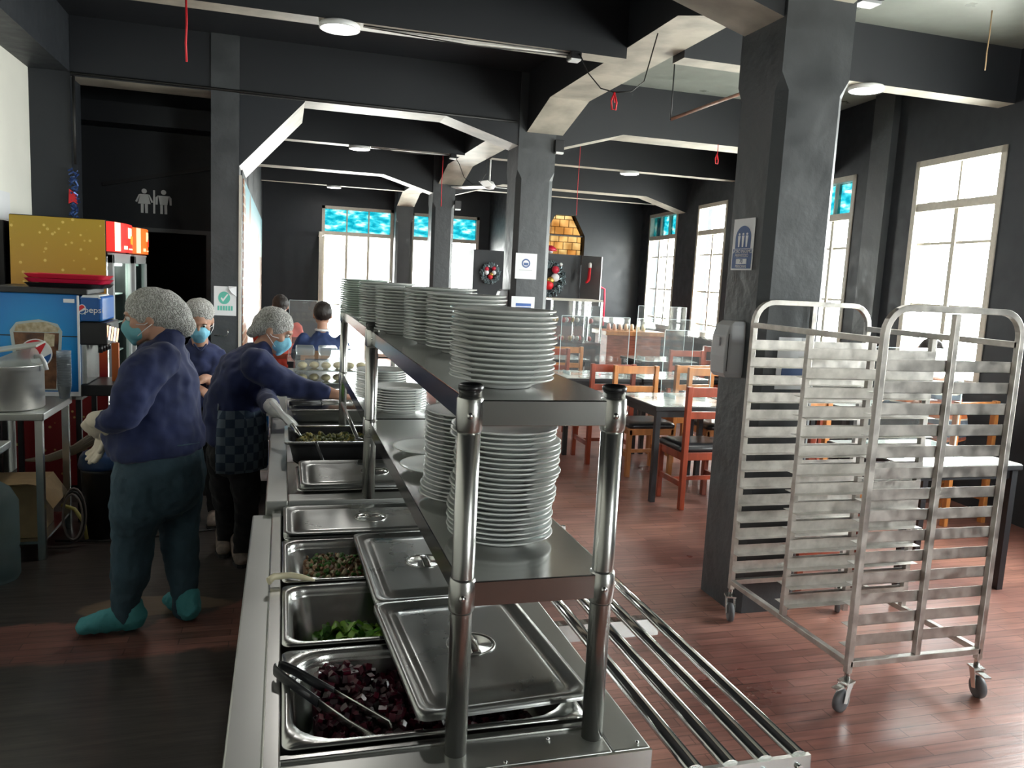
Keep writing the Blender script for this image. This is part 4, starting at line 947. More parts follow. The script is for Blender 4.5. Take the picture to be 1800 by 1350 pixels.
# ============================================================ LEFT SIDE EQUIPMENT
def coolermat():
    M = mat('cooler_side_print', (.7, .4, .02), .4); nt = M.node_tree; b = nt.nodes['Principled BSDF']
    g = N(nt, 'NewGeometry'); sp = N(nt, 'SeparateXYZ'); nt.links.new(g.outputs['Position'], sp.inputs[0])
    z = N(nt, 'MapRange'); z.inputs[1].default_value = .2; z.inputs[2].default_value = 1.95; nt.links.new(sp.outputs[2], z.inputs[0])
    r = ramp(nt, z.outputs[0], [(0, (.16, .004, .006)), (.36, (.22, .006, .008)), (.5, (.45, .08, .01)), (.72, (.42, .21, .025)), (1, (.36, .25, .018))])
    v = N(nt, 'TexVoronoi'); v.inputs['Scale'].default_value = 20; nt.links.new(g.outputs['Position'], v.inputs[0])
    rr = ramp(nt, v.outputs[0], [(0, (1, 1, 1)), (.16, (.9, .9, .9)), (.22, (0, 0, 0)), (1, (0, 0, 0))])
    n = N(nt, 'TexNoise'); n.inputs['Scale'].default_value = 30; nt.links.new(g.outputs['Position'], n.inputs[0])
    m2 = N(nt, 'Math', operation='MULTIPLY'); nt.links.new(rr.outputs[0], m2.inputs[0]); nt.links.new(n.outputs[0], m2.inputs[1])
    mx = N(nt, 'Mix', data_type='RGBA'); nt.links.new(m2.outputs[0], mx.inputs[0]); nt.links.new(r.outputs[0], mx.inputs[6]); mx.inputs[7].default_value = (.85, .65, .2, 1)
    nt.links.new(mx.outputs[2], b.inputs['Base Color']); return M
doorglass = glassy('cooler_glass', (.85, .92, .9), .03)
coolframe = mat('cooler_door_frame', (.30, .31, .31), .4)
def cooler(label, y0, y1, sidemat, lit, cols):
    x0, x1 = -1.72, -1.15; t = thing('drinks_cooler', label, 'drinks cooler', ((x0+x1)/2, (y0+y1)/2, 0), 0, 'glass-door drinks coolers')
    H_ = 1.91
    mb = MB(); mb.box((x0, y0, .05), (x0+.02, y1, H_)).box((x0, y0, .05), (x1, y0+.03, H_)).box((x0, y1-.03, .05), (x1, y1, H_)).box((x0, y0, .05), (x1, y1, .28)).box((x0, y0, 1.66), (x1, y1, H_))
    mb.build('cabinet', blackplastic, t, bevel=.004)
    if sidemat: tag(MB().box((x0, y0-.004, .08), (x1-.002, y0-.0005, H_-.005)).build('side_print', sidemat, t), 'yellow to red printed side with droplets')
    dm = MB()
    for a_, b_ in (((x1+.005, y0+.02, .30), (x1+.04, y0+.07, 1.68)), ((x1+.005, y1-.06, .30), (x1+.04, y1-.01, 1.68)), ((x1+.005, y0+.02, .30), (x1+.04, y1-.01, .36)), ((x1+.005, y0+.02, 1.62), (x1+.04, y1-.01, 1.69))): dm.box(a_, b_)
    d = dm.build('door', coolframe, t, bevel=.003)
    MB().box((x1+.02, y0+.07, .36), (x1+.024, y1-.06, 1.62)).build('glass_pane', doorglass, d)
    # header light box, curved front
    ring = []
    P = [(x1, y0+.02), (x1+.05, y0+.03)] + [(x1+.05+.035*math.sin(PI*k/8), y0+.03+(y1-y0-.05)*k/8) for k in range(1, 8)] + [(x1+.05, y1-.02), (x1, y1-.02)]
    hb = MB().loops([[Vector((x, y, 1.70)) for x, y in P], [Vector((x, y, H_-.01)) for x, y in P]]); h = hb.build('header', cols[0], t)
    # printed logo patches on the header
    def patch(a_, b_, z0, z1, m_, off=.002):
        mb = MB(); n = 6; pts = []
        for k in range(n+1):
            u = a_+(b_-a_)*k/n; yk = y0+.03+(y1-y0-.05)*u; xk = x1+.05+.035*math.sin(PI*u)+off; pts.append((xk, yk))
        vs = [(x, y, z0) for x, y in pts]+[(x, y, z1) for x, y in pts]
        mb.add(vs, [[k, k+1, n+1+k+1, n+1+k] for k in range(n)]); return mb.build('print', m_, h)
    patch(.0, .16, 1.705, H_-.012, cols[1]); patch(.42, .66, 1.80, 1.875, cols[1], .003); patch(.55, .8, 1.76, 1.82, cols[2], .004); patch(.26, .4, 1.72, 1.745, cols[1], .003); patch(.45, .8, 1.72, 1.73, cols[1], .003)
    # shelves and bottles
    lm = cols[3]
    MB().box((x0+.03, y0+.04, 1.60), (x1-.02, y1-.04, 1.62)).build('inner_lamp', lm, t)
    if lit: MB().box((x1-.012, y0+.035, .4), (x1-.004, y0+.05, 1.6)).build('lamp_strip', lm, t); MB().box((x0+.03, y0+.035, .3), (x0+.04, y1-.035, 1.6)).build('back_liner', white, t)
    rnd = random.Random(int(y0*100)); bott = MB()
    for s_ in range(6):
        z = .34+.21*s_; MB().box((x0+.04, y0+.035, z), (x1-.02, y1-.035, z+.008)).build('shelf', white, t)
        for i in range(4):
            for j in range(6):
                x = x0+.10+i*.12; y = y0+.09+j*.105; bott.cur = rnd.randrange(4)
                bott.lathe([(.026, 0), (.03, .01), (.03, .10), (.012, .14), (.012, .165), (0, .166)], (x, y, z+.008), 10)
    o = bott.build('drinks', [mat('bottle_pale', (.6, .75, .7), .15), mat('bottle_clear', (.75, .8, .8), .1), mat('bottle_green', (.2, .4, .3), .15), mat('bottle_cola', (.2, .25, .28), .12)], t); tag(o, kind='stuff')
    for x, y in ((x0+.05, y0+.05), (x1-.05, y0+.05), (x0+.05, y1-.05), (x1-.05, y1-.05)): MB().tube([(x, y, 0), (x, y, .05)], .02, 10).build('foot', blackplastic, t)
def lp(name, col, e): return mat(name, col, .4, emit=col, estr=e)
cooler('drinks cooler with a yellow to red printed side and a red lit header', 6.0, 6.72, coolermat(), True, (lp('header_red', (.70, .02, .015), .5), lp('header_cream', (.9, .72, .52), .6), lp('header_orange', (.9, .28, .02), .6), lp('cooler_lamp', (1, 1, .92), 9.0)))
cooler('dark drinks cooler with an orange lit header behind the first cooler', 6.84, 7.44, None, False, (lp('header_orange_red', (.8, .13, .015), .5), lp('header_pale', (.85, .6, .35), .5), lp('header_red_print', (.65, .03, .02), .5), lp('cooler_lamp_dim', (.8, 1, .9), .25)))
# steel table with the pot
t = thing('steel_table', 'steel work table carrying the big pot at the left edge', 'table', (-1.58, 5.0, 0))
MB().box((-1.94, 4.70, .775), (-1.215, 5.30, .815)).build('tabletop', steel_top, t, bevel=.004)
MB().box((-1.92, 4.72, .09), (-1.235, 5.28, .105)).build('undershelf', steel, t)
for x in (-1.92, -1.245):
    for y in (4.73, 5.27): MB().box((x-.018, y-.018, 0), (x+.018, y+.018, .775)).build('leg', steel, t)
t = thing('cooking_pot', 'big aluminium pot standing on the steel table', 'pot', (-1.43, 4.90, .815))
MB().lathe([(0, 0), (.160, 0), (.168, .008), (.168, .235), (.172, .24), (.168, .243), (.162, .235), (.161, .01), (0, .008)], (-1.43, 4.90, .8155), 44).build('body', alu_pot, t)
clearp = glassy('cloudy_plastic', (.75, .78, .76), .08, .15, haze=.35)
t = thing('plastic_jug', 'cloudy plastic jug lying in the aluminium pot', 'jug', (-1.33, 4.9, 1.0))
MB().tube([(-1.47, 4.90, 1.03), (-1.36, 4.88, 1.075), (-1.29, 4.87, 1.09)], [.055, .06, .062], 20).build('body', clearp, t)
MB().tube([(-1.30, 4.87, 1.10), (-1.262, 4.86, 1.105), (-1.245, 4.86, 1.07), (-1.235, 4.86, 1.03)], [(.012, .01)]*4, 10).build('handle', white, t)
tag(MB().obox((-1.44, 4.86, 1.140), (.36, .28, .012), Euler((0, -.17, .1)).to_matrix()).build('plastic_cover', mat('cloudy_lid', (.55, .57, .50), .3, alpha=.85), bevel=.004), 'pale plastic cover tilted across the top of the pot', 'plastic cover')
t = thing('cup_stack', 'tall stack of clear plastic cups beside the pot', 'cups', (-1.225, 5.22, .815))
clearcup = glassy('clear_cup', (.88, .91, .94), .08, .05, haze=.25)
for k in range(22): MB().lathe([(.026, 0), (.0385, .075), (.0405, .078), (.037, .078), (.025, .003)], (-1.235, 5.22, .816+k*.0098), 18).build('cup', clearcup, t)
# dispenser stand + dispenser
t = thing('dispenser_stand', 'dark steel stand under the blue drinks dispenser', 'stand', (-1.4, 5.6, 0))
MB().box((-1.66, 5.36, .785), (-1.17, 5.85, .805)).build('shelf', steel, t)
for x in (-1.64, -1.20):
    for y in (5.40, 5.82): MB().box((x-.015, y-.015, 0), (x+.015, y+.015, .785)).build('leg', blackmetal, t)
def dispmat():
    M = mat('dispenser_blue_print', (.01, .16, .5), .3); nt = M.node_tree; b = nt.nodes['Principled BSDF']
    g = N(nt, 'NewGeometry'); gr = N(nt, 'VectorMath', operation='DISTANCE'); gr.inputs[1].default_value = (-1.42, 5.35, 1.15); nt.links.new(g.outputs['Position'], gr.inputs[0])
    r = ramp(nt, gr.outputs['Value'], [(0, (.05, .42, .75)), (.17, (.012, .25, .62)), (.42, (.004, .10, .38))]); nt.links.new(r.outputs[0], b.inputs['Base Color']); return M
dbl = dispmat()
t = thing('drinks_dispenser', 'blue soft drink dispenser with a cola glass picture on its side', 'drinks dispenser', (-1.4, 5.6, .805))
Y5 = 5.37
MB().box((-1.64, Y5, .806), (-1.185, 5.80, 1.425)).build('body', dbl, t, bevel=.006)
tag(MB().box((-1.66, Y5-.02, 1.425), (-1.13, 5.83, 1.462)).build('top_cover', blackplastic, t, bevel=.006), 'black top')
MB().box((-1.64, Y5-.006, .806), (-1.18, Y5, .832)).build('trim_strip', white, t)
MB().box((-1.192, Y5-.008, .806), (-1.180, Y5, 1.42)).build('trim_strip', white, t)
MB().box((-1.64, Y5-.003, 1.168), (-1.185, Y5, 1.174)).build('seam', blackplastic, t)
def dface(nm, pts, m_, h=.004): return MB().quadprism([(x, Y5-h, z) for x, z in pts], (0, .0032, 0)).build(nm, m_, t)
cola = mat('cola_print', (.045, .016, .010), .3, var=.6, vscale=18, col2=(.20, .09, .04)); foam = mat('foam_print', (.62, .55, .40), .4, var=.5, vscale=30, col2=(.35, .27, .15))
dface('picture_glass', [(-1.52, .84), (-1.30, .84), (-1.275, 1.20), (-1.30, 1.245), (-1.40, 1.27), (-1.52, 1.25), (-1.555, 1.20)], mat('glass_print', (.45, .52, .52), .3))
dface('picture_cola', [(-1.50, .85), (-1.315, .85), (-1.292, 1.19), (-1.535, 1.19)], cola, .006)
dface('picture_foam', [(-1.53, 1.195), (-1.30, 1.195), (-1.29, 1.22), (-1.36, 1.255), (-1.44, 1.25), (-1.52, 1.235)], foam, .006)
dface('picture_ice', [(-1.38, 1.10), (-1.32, 1.11), (-1.315, 1.18), (-1.37, 1.19)], foam, .007)
cx, cz, R = -1.418, 1.065, .088
dface('logo_rim', circ(cx, cz, R, R, 36), white, .009)
redp = mat('logo_red', (.62, .02, .03), .35); bluep = mat('logo_blue', (.01, .09, .30), .35)
r2 = R*.92
dface('logo_red', [(cx+r2*math.cos(a_), cz+r2*math.sin(a_)) for a_ in [math.radians(q) for q in range(48, 216, 8)]]+[(cx-.03, cz-.035), (cx+.02, cz-.01)], redp, .011)
dface('logo_blue', [(cx+r2*math.cos(a_), cz+r2*math.sin(a_)) for a_ in [math.radians(q) for q in range(225, 368, 8)]]+[(cx+.045, cz-.02), (cx, cz-.05)], bluep, .011)
dface('white_label', rct(-1.265, 1.375, -1.205, 1.398), white, .006)
# front with header, valve block, drip tray (faces +x)
MB().box((-1.185, Y5+.005, 1.265), (-1.055, 5.74, 1.418)).build('front_header', dbl, t, bevel=.012)
sgn = MB().box((-1.17, Y5+.0005, 1.27), (-1.075, Y5+.004, 1.41)).build('header_side', bluep, t)
MB().quadprism([(-1.175, Y5+.004, 1.404), (-1.06, Y5+.004, 1.404), (-1.075, Y5+.004, 1.425), (-1.16, Y5+.004, 1.425)], (0, .3, 0)).build('header_cap', white, t)
Mx = frame3((-1.085-.015, Y5-.003, 1.335), (1, 0, 0), (0, 0, 1)); Mx.translation = Vector((-1.10, Y5-.004, 1.335))-t.location
text('pepsi', 'lettering', t, .052, Mx, white, .0008)
MB().quadprism([(x, Y5-.003, z) for x, z in circ(-1.165, 1.338, .022, .03, 20)], (0, .003, 0)).build('small_logo', white, t)
MB().quadprism([(x, Y5-.005, z) for x, z in circ(-1.165, 1.338, .018, .026, 20, .5, 3.6)], (0, .002, 0)).build('small_logo_red', redp, t)
MB().quadprism([(x, Y5-.005, z) for x, z in circ(-1.165, 1.338, .018, .026, 20, 3.9, 6.2)], (0, .002, 0)).build('small_logo_blue', bluep, t)
MB().box((-1.185, Y5+.01, 1.12), (-1.03, 5.74, 1.26)).build('valve_block', blackplastic, t, bevel=.008)
for k in range(4): MB().tube([(-1.08, 5.43+.08*k, 1.12), (-1.08, 5.43+.08*k, 1.07)], .014, 12).build('nozzle', blackplastic, t)
bt = MB(); bt.obox((-1.005, 5.44, 1.205), (.085, .10, .012), Euler((0, PI/2-.35, 0)).to_matrix()); bo = bt.build('button_panel', blackplastic, t)
for k in range(6):
    MB().obox((-1.047+.0145*k, 5.385, 1.205-.004*k), (.009, .004, .085), Euler((0, .12, 0)).to_matrix()).build('lit_button', lp('lit_button_%s' % 'abcdef'[k], ((1, .9, .8), (1, .55, .35))[k % 2], 1.2), bo)
MB().box((-1.185, Y5+.02, .88), (-1.15, 5.74, 1.12)).build('backsplash', steel, t)
MB().box((-1.185, Y5, .806), (-1.00, 5.76, .875)).build('drip_tray', blackplastic, t, bevel=.006)
MB().box((-1.04, 5.55, .876), (-1.0, 5.58, 1.12)).build('side_panel', orangewood if False else mat('orange_panel', (.5, .12, .02), .4), t)
# stack of red trays on the dispenser
for k, lab in enumerate(('black tray under the two red trays on the dispenser', 'lower red plastic tray on the dispenser', 'upper red plastic tray on the dispenser')):
    z = 1.463+.027*k; mb = MB(); x0, y0, x1, y1 = (-1.49, 5.40, -1.045, 5.72)
    mb.loops([rrect(x0+.02, y0+.02, x1-.02, y1-.02, .03, z), rrect(x0, y0, x1, y1, .03, z+.024), rrect(x0+.006, y0+.006, x1-.006, y1-.006, .03, z+.024), rrect(x0+.024, y0+.024, x1-.024, y1-.024, .03, z+.004)], False)
    tag(mb.build('serving_tray', [blackplastic, mat('red_tray', (.50, .012, .05), .35), red][k]), lab, 'tray', 'trays on the dispenser')
# second small steel table at the very edge with water jug
t = thing('steel_table', 'low steel table cut off by the left edge of the photo', 'table', (-1.6, 4.2, 0))
MB().box((-1.95, 3.95, .72), (-1.255, 4.30, .755)).build('tabletop', steel_top, t, bevel=.004)
for x in (-1.93, -1.62):
    for y in (3.98, 4.27): MB().box((x-.015, y-.015, 0), (x+.015, y+.015, .72)).build('leg', steel, t)
waterb = glassy('blue_water_bottle', (.35, .55, .62), .1, .1, haze=.25)
t = thing('water_bottle', 'large clear blue water bottle on the floor at the left edge', 'water bottle', (-1.42, 4.4, 0))
MB().lathe([(0, .0), (.125, .0), (.135, .02), (.135, .14), (.128, .16), (.135, .18), (.135, .40), (.10, .47), (.035, .52), (.03, .56), (0, .56)], (-1.415, 4.46, .002), 32).build('body', waterb, t)
MB().lathe([(0, 0), (.033, 0), (.033, .03), (0, .032)], (-1.415, 4.46, .56), 20).build('cap', mat('blue_cap', (.02, .15, .5), .4), t)
# cardboard box, hoses, bin under the table
t = thing('cardboard_box', 'torn open cardboard box on the undershelf of the steel table', 'box', (-1.4, 4.95, .105))
MB().box((-1.56, 4.78, .107), (-1.28, 5.1, .40)).build('carton', card, t)
MB().quadprism([(-1.28, 4.78, .40), (-1.28, 5.1, .40), (-1.205, 5.1, .28), (-1.21, 4.80, .26)], (.003, 0, .002)).build('flap', card, t); MB().quadprism([(-1.56, 4.78, .40), (-1.28, 4.78, .40), (-1.30, 4.70, .43), (-1.55, 4.69, .42)], (0, 0, .003)).build('flap', card, t)
t = thing('hose_bundle', 'bundle of pale hoses sagging in front of the red cooler side', 'hoses', (-1.2, 5.3, .5))
rnd = random.Random(4)
for k in range(6):
    o_ = .016*k; MB().tube([(-1.04+.0*k, 5.35, .72-.01*k), (-1.09, 5.34+o_*.3, .60-o_), (-1.22, 5.34, .50-o_*.6), (-1.36, 5.35, .44-o_*.4), (-1.5, 5.4, .40)], .008, 8).build('hose', mat('pale_hose_%s' % 'abcdef'[k], (.45-.03*k, .38-.03*k, .30-.03*k), .5), t)
t = thing('coiled_hose', 'dark coiled cables and hoses beside the steel table leg', 'cables', (-1.12, 5.0, 0))
for k in range(3):
    r_ = .11+.010*k; MB().tube([(-1.12+.45*r_*math.cos(a_), 4.84+.02*k, .20+r_*1.2*math.sin(a_)) for a_ in [2*PI*q/20 for q in range(20)]], .006, 6, closed=True).build('coil', wirem if k % 2 else mat('grey_hose_%s' % 'abcde'[k], (.2, .17, .16), .4), t)
MB().tube([(-1.2, 4.95, .24), (-1.13, 4.93, .22), (-1.08, 4.92, .14), (-1.07, 4.93, .04)], .011, 8).build('yellow_hose', mat('yellow_hose', (.45, .40, .12), .4), t)
MB().tube([(-1.25, 5.0, .012), (-.9, 4.95, .012), (-.4, 5.1, .012), (-.1, 5.15, .012)], .006, 6).build('floor_cable', wirem, t)
t = thing('waste_bin', 'black bin with a blue lid behind the worker at the left', 'bin', (-1.06, 5.33, 0))
MB().lathe([(0, 0), (.095, 0), (.115, .40), (.12, .42), (0, .42)], (-1.02, 5.12, .001), 28).build('bin_body', blackplastic, t)
MB().lathe([(0, .0), (.125, 0), (.13, .02), (.12, .07), (.10, .095), (0, .10)], (-1.02, 5.12, .42), 28).build('lid', mat('dark_blue_lid', (.015, .045, .13), .35), t)
tag(MB().lathe([(0, 0), (.045, 0), (.05, .02), (.045, .12), (.02, .15), (0, .15)], (-1.0, 5.12, .521), 20).build('blue_bottle', mat('blue_plastic', (.01, .12, .35), .3)), 'small blue bottle on the lid of the black bin', 'bottle')
# blue crate shelf
t = thing('crate_shelf', 'white framed rack of blue crates behind the bending worker', 'rack', (-.30, 6.05, 0))
xs0, xs1 = -.53, -.06
for z in (.20, .42, .60, .775): MB().box((xs0, 5.90, z-.012), (xs1, 6.22, z+.012)).build('shelf', white, t)
for x in (xs0, -.30, xs1):
    MB().box((x-.012, 5.89, .08), (x+.012, 5.91, .78)).build('upright', white, t)
MB().box((xs0, 5.93, 0), (xs1, 6.2, .10)).build('plinth', blackplastic, t)
MB().box((xs0-.05, 5.86, .79), (xs1-.005, 6.30, .83)).build('worktop', blackplastic, t, bevel=.004)
bc = mat('blue_crate', (.01, .20, .62), .35)
for (z0, z1) in ((.215, .40), (.435, .58), (.615, .755)):
    for x in (xs0+.02, -.285):
        c_ = MB().box((x, 5.92, z0), (x+.20, 6.18, z1)).build('blue_crate', bc, bevel=.008)
        tag(c_, '%s blue crate in the %s row of the white framed rack' % ('left' if x < -.4 else 'right', {.215: 'bottom', .435: 'middle', .615: 'top'}[z0]), 'crate', 'blue crates in the white rack')
tag(MB().lathe([(0, 0), (.04, 0), (.05, .10), (.05, .11), (.045, .11), (.036, .01), (0, .01)], (-.44, 6.02, .831), 24).build('steel_mug', chrome), 'steel mug on the dark worktop beside the third worker', 'mug')

# soap dispensers
def soap(label, x, y, z, s_=1.):
    t = thing('sanitizer_dispenser', label, 'sanitizer dispenser', (x, y, z), 0, 'sanitizer dispensers')
    mb = MB(); rr_ = []
    for zz, d, w_ in ((0, .085, .055), (.02, .10, .06), (.10, .105, .062), (.20, .10, .062), (.25, .085, .060), (.27, .055, .055)):
        rr_.append([Vector((-d*s_, -w_*s_, zz*s_)), Vector((-d*.85*s_-.012, -w_*s_*1.05, zz*s_)), Vector((0, -w_*s_*1.1, zz*s_)), Vector((0, w_*s_*1.1, zz*s_)), Vector((-d*.85*s_-.012, w_*s_*1.05, zz*s_)), Vector((-d*s_, w_*s_, zz*s_))])
    mb.loops(rr_).build('shell', mat('dispenser_white', (.42, .43, .45), .3) , t, world=False, bevel=.01*s_, seg=3)
    MB().box((-.111*s_, -.018*s_, .15*s_), (-.104*s_, .018*s_, .19*s_)).build('window', greyplastic, t, world=False)
    MB().box((-.09*s_, -.0665*s_, .03*s_), (-.086*s_, -.0655*s_, .21*s_)).build('seam', blackplastic, t, world=False)
soap('white wall sanitizer dispenser on the thick column left of the tray rack', 2.243, 3.60, 1.21, 1.05)
soap('sanitizer dispenser on the side of the second column', 2.123, 7.62, 1.30, .9)

# ============================================================ DINING FURNITURE
def chair_proto(mw, label):
    t = thing('dining_chair', label, 'chair')
    W, D, HB = .40, .40, .93
    for sx in (-1, 1):
        MB().box((sx*W/2-.02, -D/2-.02, 0), (sx*W/2+.02, -D/2+.022, HB)).build('leg', mw, t, bevel=.004, world=False)
        MB().box((sx*W/2-.02, D/2-.04, 0), (sx*W/2+.02, D/2, .42)).build('leg', mw, t, bevel=.004, world=False)
        MB().box((sx*W/2-.011, -D/2+.02, .17), (sx*W/2+.011, D/2-.04, .21)).build('stretcher', mw, t, world=False)
    MB().box((-W/2+.02, -.012, .175), (W/2-.02, .012, .205)).build('stretcher', mw, t, world=False)
    for z0, z1 in ((.855, .925), (.69, .745)): MB().box((-W/2+.018, -D/2-.012, z0), (W/2-.018, -D/2+.010, z1)).build('back_rail', mw, t, bevel=.003, world=False)
    MB().box((-W/2-.01, -D/2+.02, .37), (W/2+.01, D/2-.0, .43)).build('seat_frame', mw, t, bevel=.003, world=False)
    c = MB().loops([rrect(-W/2-.015, -D/2+.03, W/2+.015, D/2+.02, .04, .431), rrect(-W/2-.02, -D/2+.025, W/2+.02, D/2+.025, .04, .455), rrect(-W/2-.005, -D/2+.04, W/2+.005, D/2+.01, .05, .478), rrect(-W/2+.05, -D/2+.09, W/2-.05, D/2-.05, .05, .486)], True).build('seat', cushion, t, world=False)
    return t
cr = chair_proto(redwood, 'a'); co = chair_proto(orangewood, 'b'); used = {}
def chair(kind, x, y, rz, label):
    pr = cr if kind == 'r' else co
    o = pr if kind not in used else copy_tree(pr)
    used[kind] = 1; o.location = (x, y, 0); o.rotation_euler = (0, 0, rz); tag(o, label, 'chair', 'wooden dining chairs')
def table(x0, y0, x1, y1, label, m=marble):
    t = thing('dining_table', label, 'table', ((x0+x1)/2, (y0+y1)/2, 0), 0, 'dining tables')
    MB().box((x0, y0, .715), (x1, y1, .745)).build('top_edge', blackmetal, t, bevel=.003)
    MB().box((x0+.006, y0+.006, .7455), (x1-.006, y1-.006, .750)).build('tabletop', m, t)
    mb = MB()
    for a_, b_ in (((x0+.03, y0+.03, .66), (x1-.03, y0+.05, .714)), ((x0+.03, y1-.05, .66), (x1-.03, y1-.03, .714)), ((x0+.03, y0+.03, .66), (x0+.05, y1-.03, .714)), ((x1-.05, y0+.03, .66), (x1-.03, y1-.03, .714))): mb.box(a_, b_)
    mb.build('apron', blackmetal, t)
    for x in (x0+.035, x1-.035):
        for y in (y0+.035, y1-.035): MB().box((x-.02, y-.02, 0), (x+.02, y+.02, .715)).build('leg', blackmetal, t)
    return t
table(2.72, 5.40, 3.44, 6.12, 'grey marble table just left of the thick column, with the red chair')
table(3.46, 5.42, 4.18, 6.12, 'grey marble table right behind the thick column')
table(2.58, 7.02, 3.36, 7.66, 'grey marble table beyond the near post, between two red chairs')
table(3.38, 7.02, 4.10, 7.66, 'second marble table pushed against the right end of the other')
table(2.75, 8.75, 3.5, 9.4, 'far dining table in front of the orange wooden chair')
table(4.15, 8.7, 4.9, 9.35, 'pale dining table in front of the wooden bar')
table(4.95, 7.4, 5.55, 8.1, 'dining table near the tall windows left of the thick column')
table(3.28, 3.45, 4.06, 4.15, 'white-topped table behind the tray rack', mat('white_table_top', (.62, .63, .60), .12, coat=.3))
table(4.40, 5.32, 5.12, 5.94, 'dining table at the right edge beyond the rack')
table(.05, 8.0, .75, 8.6, 'dining table in front of the seated diner in navy')
chair('r', 3.08, 5.40, 0, 'red wooden chair tucked in nearest the thick column')
chair('r', 2.90, 6.86, 0, 'red wooden chair with its back to the camera behind the near post')
chair('r', 2.80, 7.95, PI, 'red chair at the far side of the two-chair marble table')
chair('o', 3.72, 6.95-.05, .15, 'orange wooden chair at the end of the double marble table')
chair('o', 3.05, 8.40+.2, 0, 'orange wooden chair seen right of the second column')
chair('r', 4.52, 8.50, 0, 'dark red chair before the pale table near the bar')
chair('o', 4.85, 7.15, PI/2, 'orange chair beside the tall windows')
chair('o', 3.78, 6.28, PI, 'orange chair behind the table beside the thick column')
chair('o', 3.08, 6.36, PI, 'orange chair with a dark cushion across the table from the red chair')
chair('r', 3.82, 5.38, 0, 'red chair hidden partly behind the thick column')
chair('o', 3.46, 4.45, PI, 'orange chair behind the white-topped table, left one')
chair('r', 2.99, 3.86, -PI/2, 'red chair at the left end of the white-topped table')
chair('o', 4.88, 4.80, .12, 'orange chair carrying the diner in the striped shirt')
chair('o', .38, 7.50, 0, 'orange wooden chair carrying the diner in navy')
chair('r', -.02, 8.95, 0, 'red chair of the second diner by the painted wall')
chair('r', 5.35, 9.2, 0, 'red chair below the window by the bar')
def panel(label, x0, x1, y, z0, z1, wood=False):
    t = thing('acrylic_screen', label, 'clear screen', ((x0+x1)/2, y, z0), 0, 'clear table screens')
    MB().box((x0, y-.0025, z0+.005), (x1, y+.0025, z1)).build('sheet', acrylic, t)
    mb = MB(); mb.box((x0-.004, y-.004, z0+.005), (x0, y+.004, z1)).box((x1, y-.004, z0+.005), (x1+.004, y+.004, z1)).box((x0, y-.004, z1), (x1, y+.004, z1+.004)); mb.build('polished_edge', acryl_edge, t)
    for x in (x0+.08, x1-.08): MB().box((x-.004, y-.10, z0), (x+.004, y+.10, z0+.03)).build('foot', acryl_edge, t)
panel('clear screen standing on the marble table beside the red chair', 2.98, 3.42, 5.85, .7505, 1.30)
panel('clear screen on the double marble table left end', 2.62, 3.34, 7.34, .7505, 1.32)
panel('clear screen on the double marble table right end', 3.42, 4.06, 7.34, .7505, 1.32)
panel('clear screen on the pale table near the bar', 4.2, 4.85, 9.0, .7505, 1.40)
panel('clear screen on the white-topped table behind the rack', 3.32, 3.98, 3.86, .7505, 1.36)
panel('large clear screen behind the bending worker', .07, .73, 8.3, .7505 if False else .7505, 1.33)
# wooden bar with goods and display case
t = thing('wooden_bar', 'orange-brown wooden counter near the far windows', 'bar counter', (4.85, 10.6, 0))
MB().box((4.42, 10.45, 0), (5.26, 10.9, .93)).build('body', mat('bar_red_planks', (.33, .09, .05), .4, var=.3, vscale=6, stretch=(1, 1, 8)), t); MB().box((4.38, 10.40, .93), (5.30, 10.95, .99)).build('bar_top', orangewood, t, bevel=.004)
rnd = random.Random(9)
for k in range(7):
    x = 4.5+.09*k; tag(MB().lathe([(0, 0), (.028, 0), (.03, .05), (.022, .09), (0, .10)], (x, 10.6, .991), 14).build('glass_jar', mat('jar_%s' % 'abcdefg'[k], (.6, .35+.03*k, .3), .3)), 'small pink and white jar on the wooden bar, number %s from its left end' % ('one', 'two', 'three', 'four', 'five', 'six', 'seven')[k], 'jar', 'jars on the wooden bar')
t = thing('display_case', 'glass display case with steel posts beyond the plates', 'display case', (3.7, 9.9, 0))
MB().box((3.38, 9.9, 0), (4.10, 10.35, .85)).build('base_cabinet', mat('dark_cabinet', (.05, .05, .055), .4), t)
for x in (3.39, 3.86, 4.09):
    for y in (9.91, 10.34): MB().box((x-.012, y-.01, .85), (x+.012, y+.01, 1.40)).build('post', steel, t)
MB().box((3.38, 9.9, 1.40), (4.10, 10.35, 1.425)).build('top_cover', cream, t)
MB().box((3.39, 9.895, .86), (4.09, 9.90, 1.40)).build('front_glass', acrylic, t); MB().box((3.4, 9.95, 1.10), (4.08, 10.3, 1.108)).build('glass_shelf', acrylic, t)
mb = MB()
for k in range(26): mb.cur = k % 3; mb.sphere((3.45+.6*rnd.random(), 10.0+.25*rnd.random(), (.9, 1.14)[k % 2]), (.03, .03, .035), 10, 6)
tag(mb.build('goods', [mat('goods_red', (.5, .05, .05), .4), mat('goods_white', (.7, .65, .6), .4), mat('goods_gold', (.5, .3, .08), .4)], t), kind='stuff')
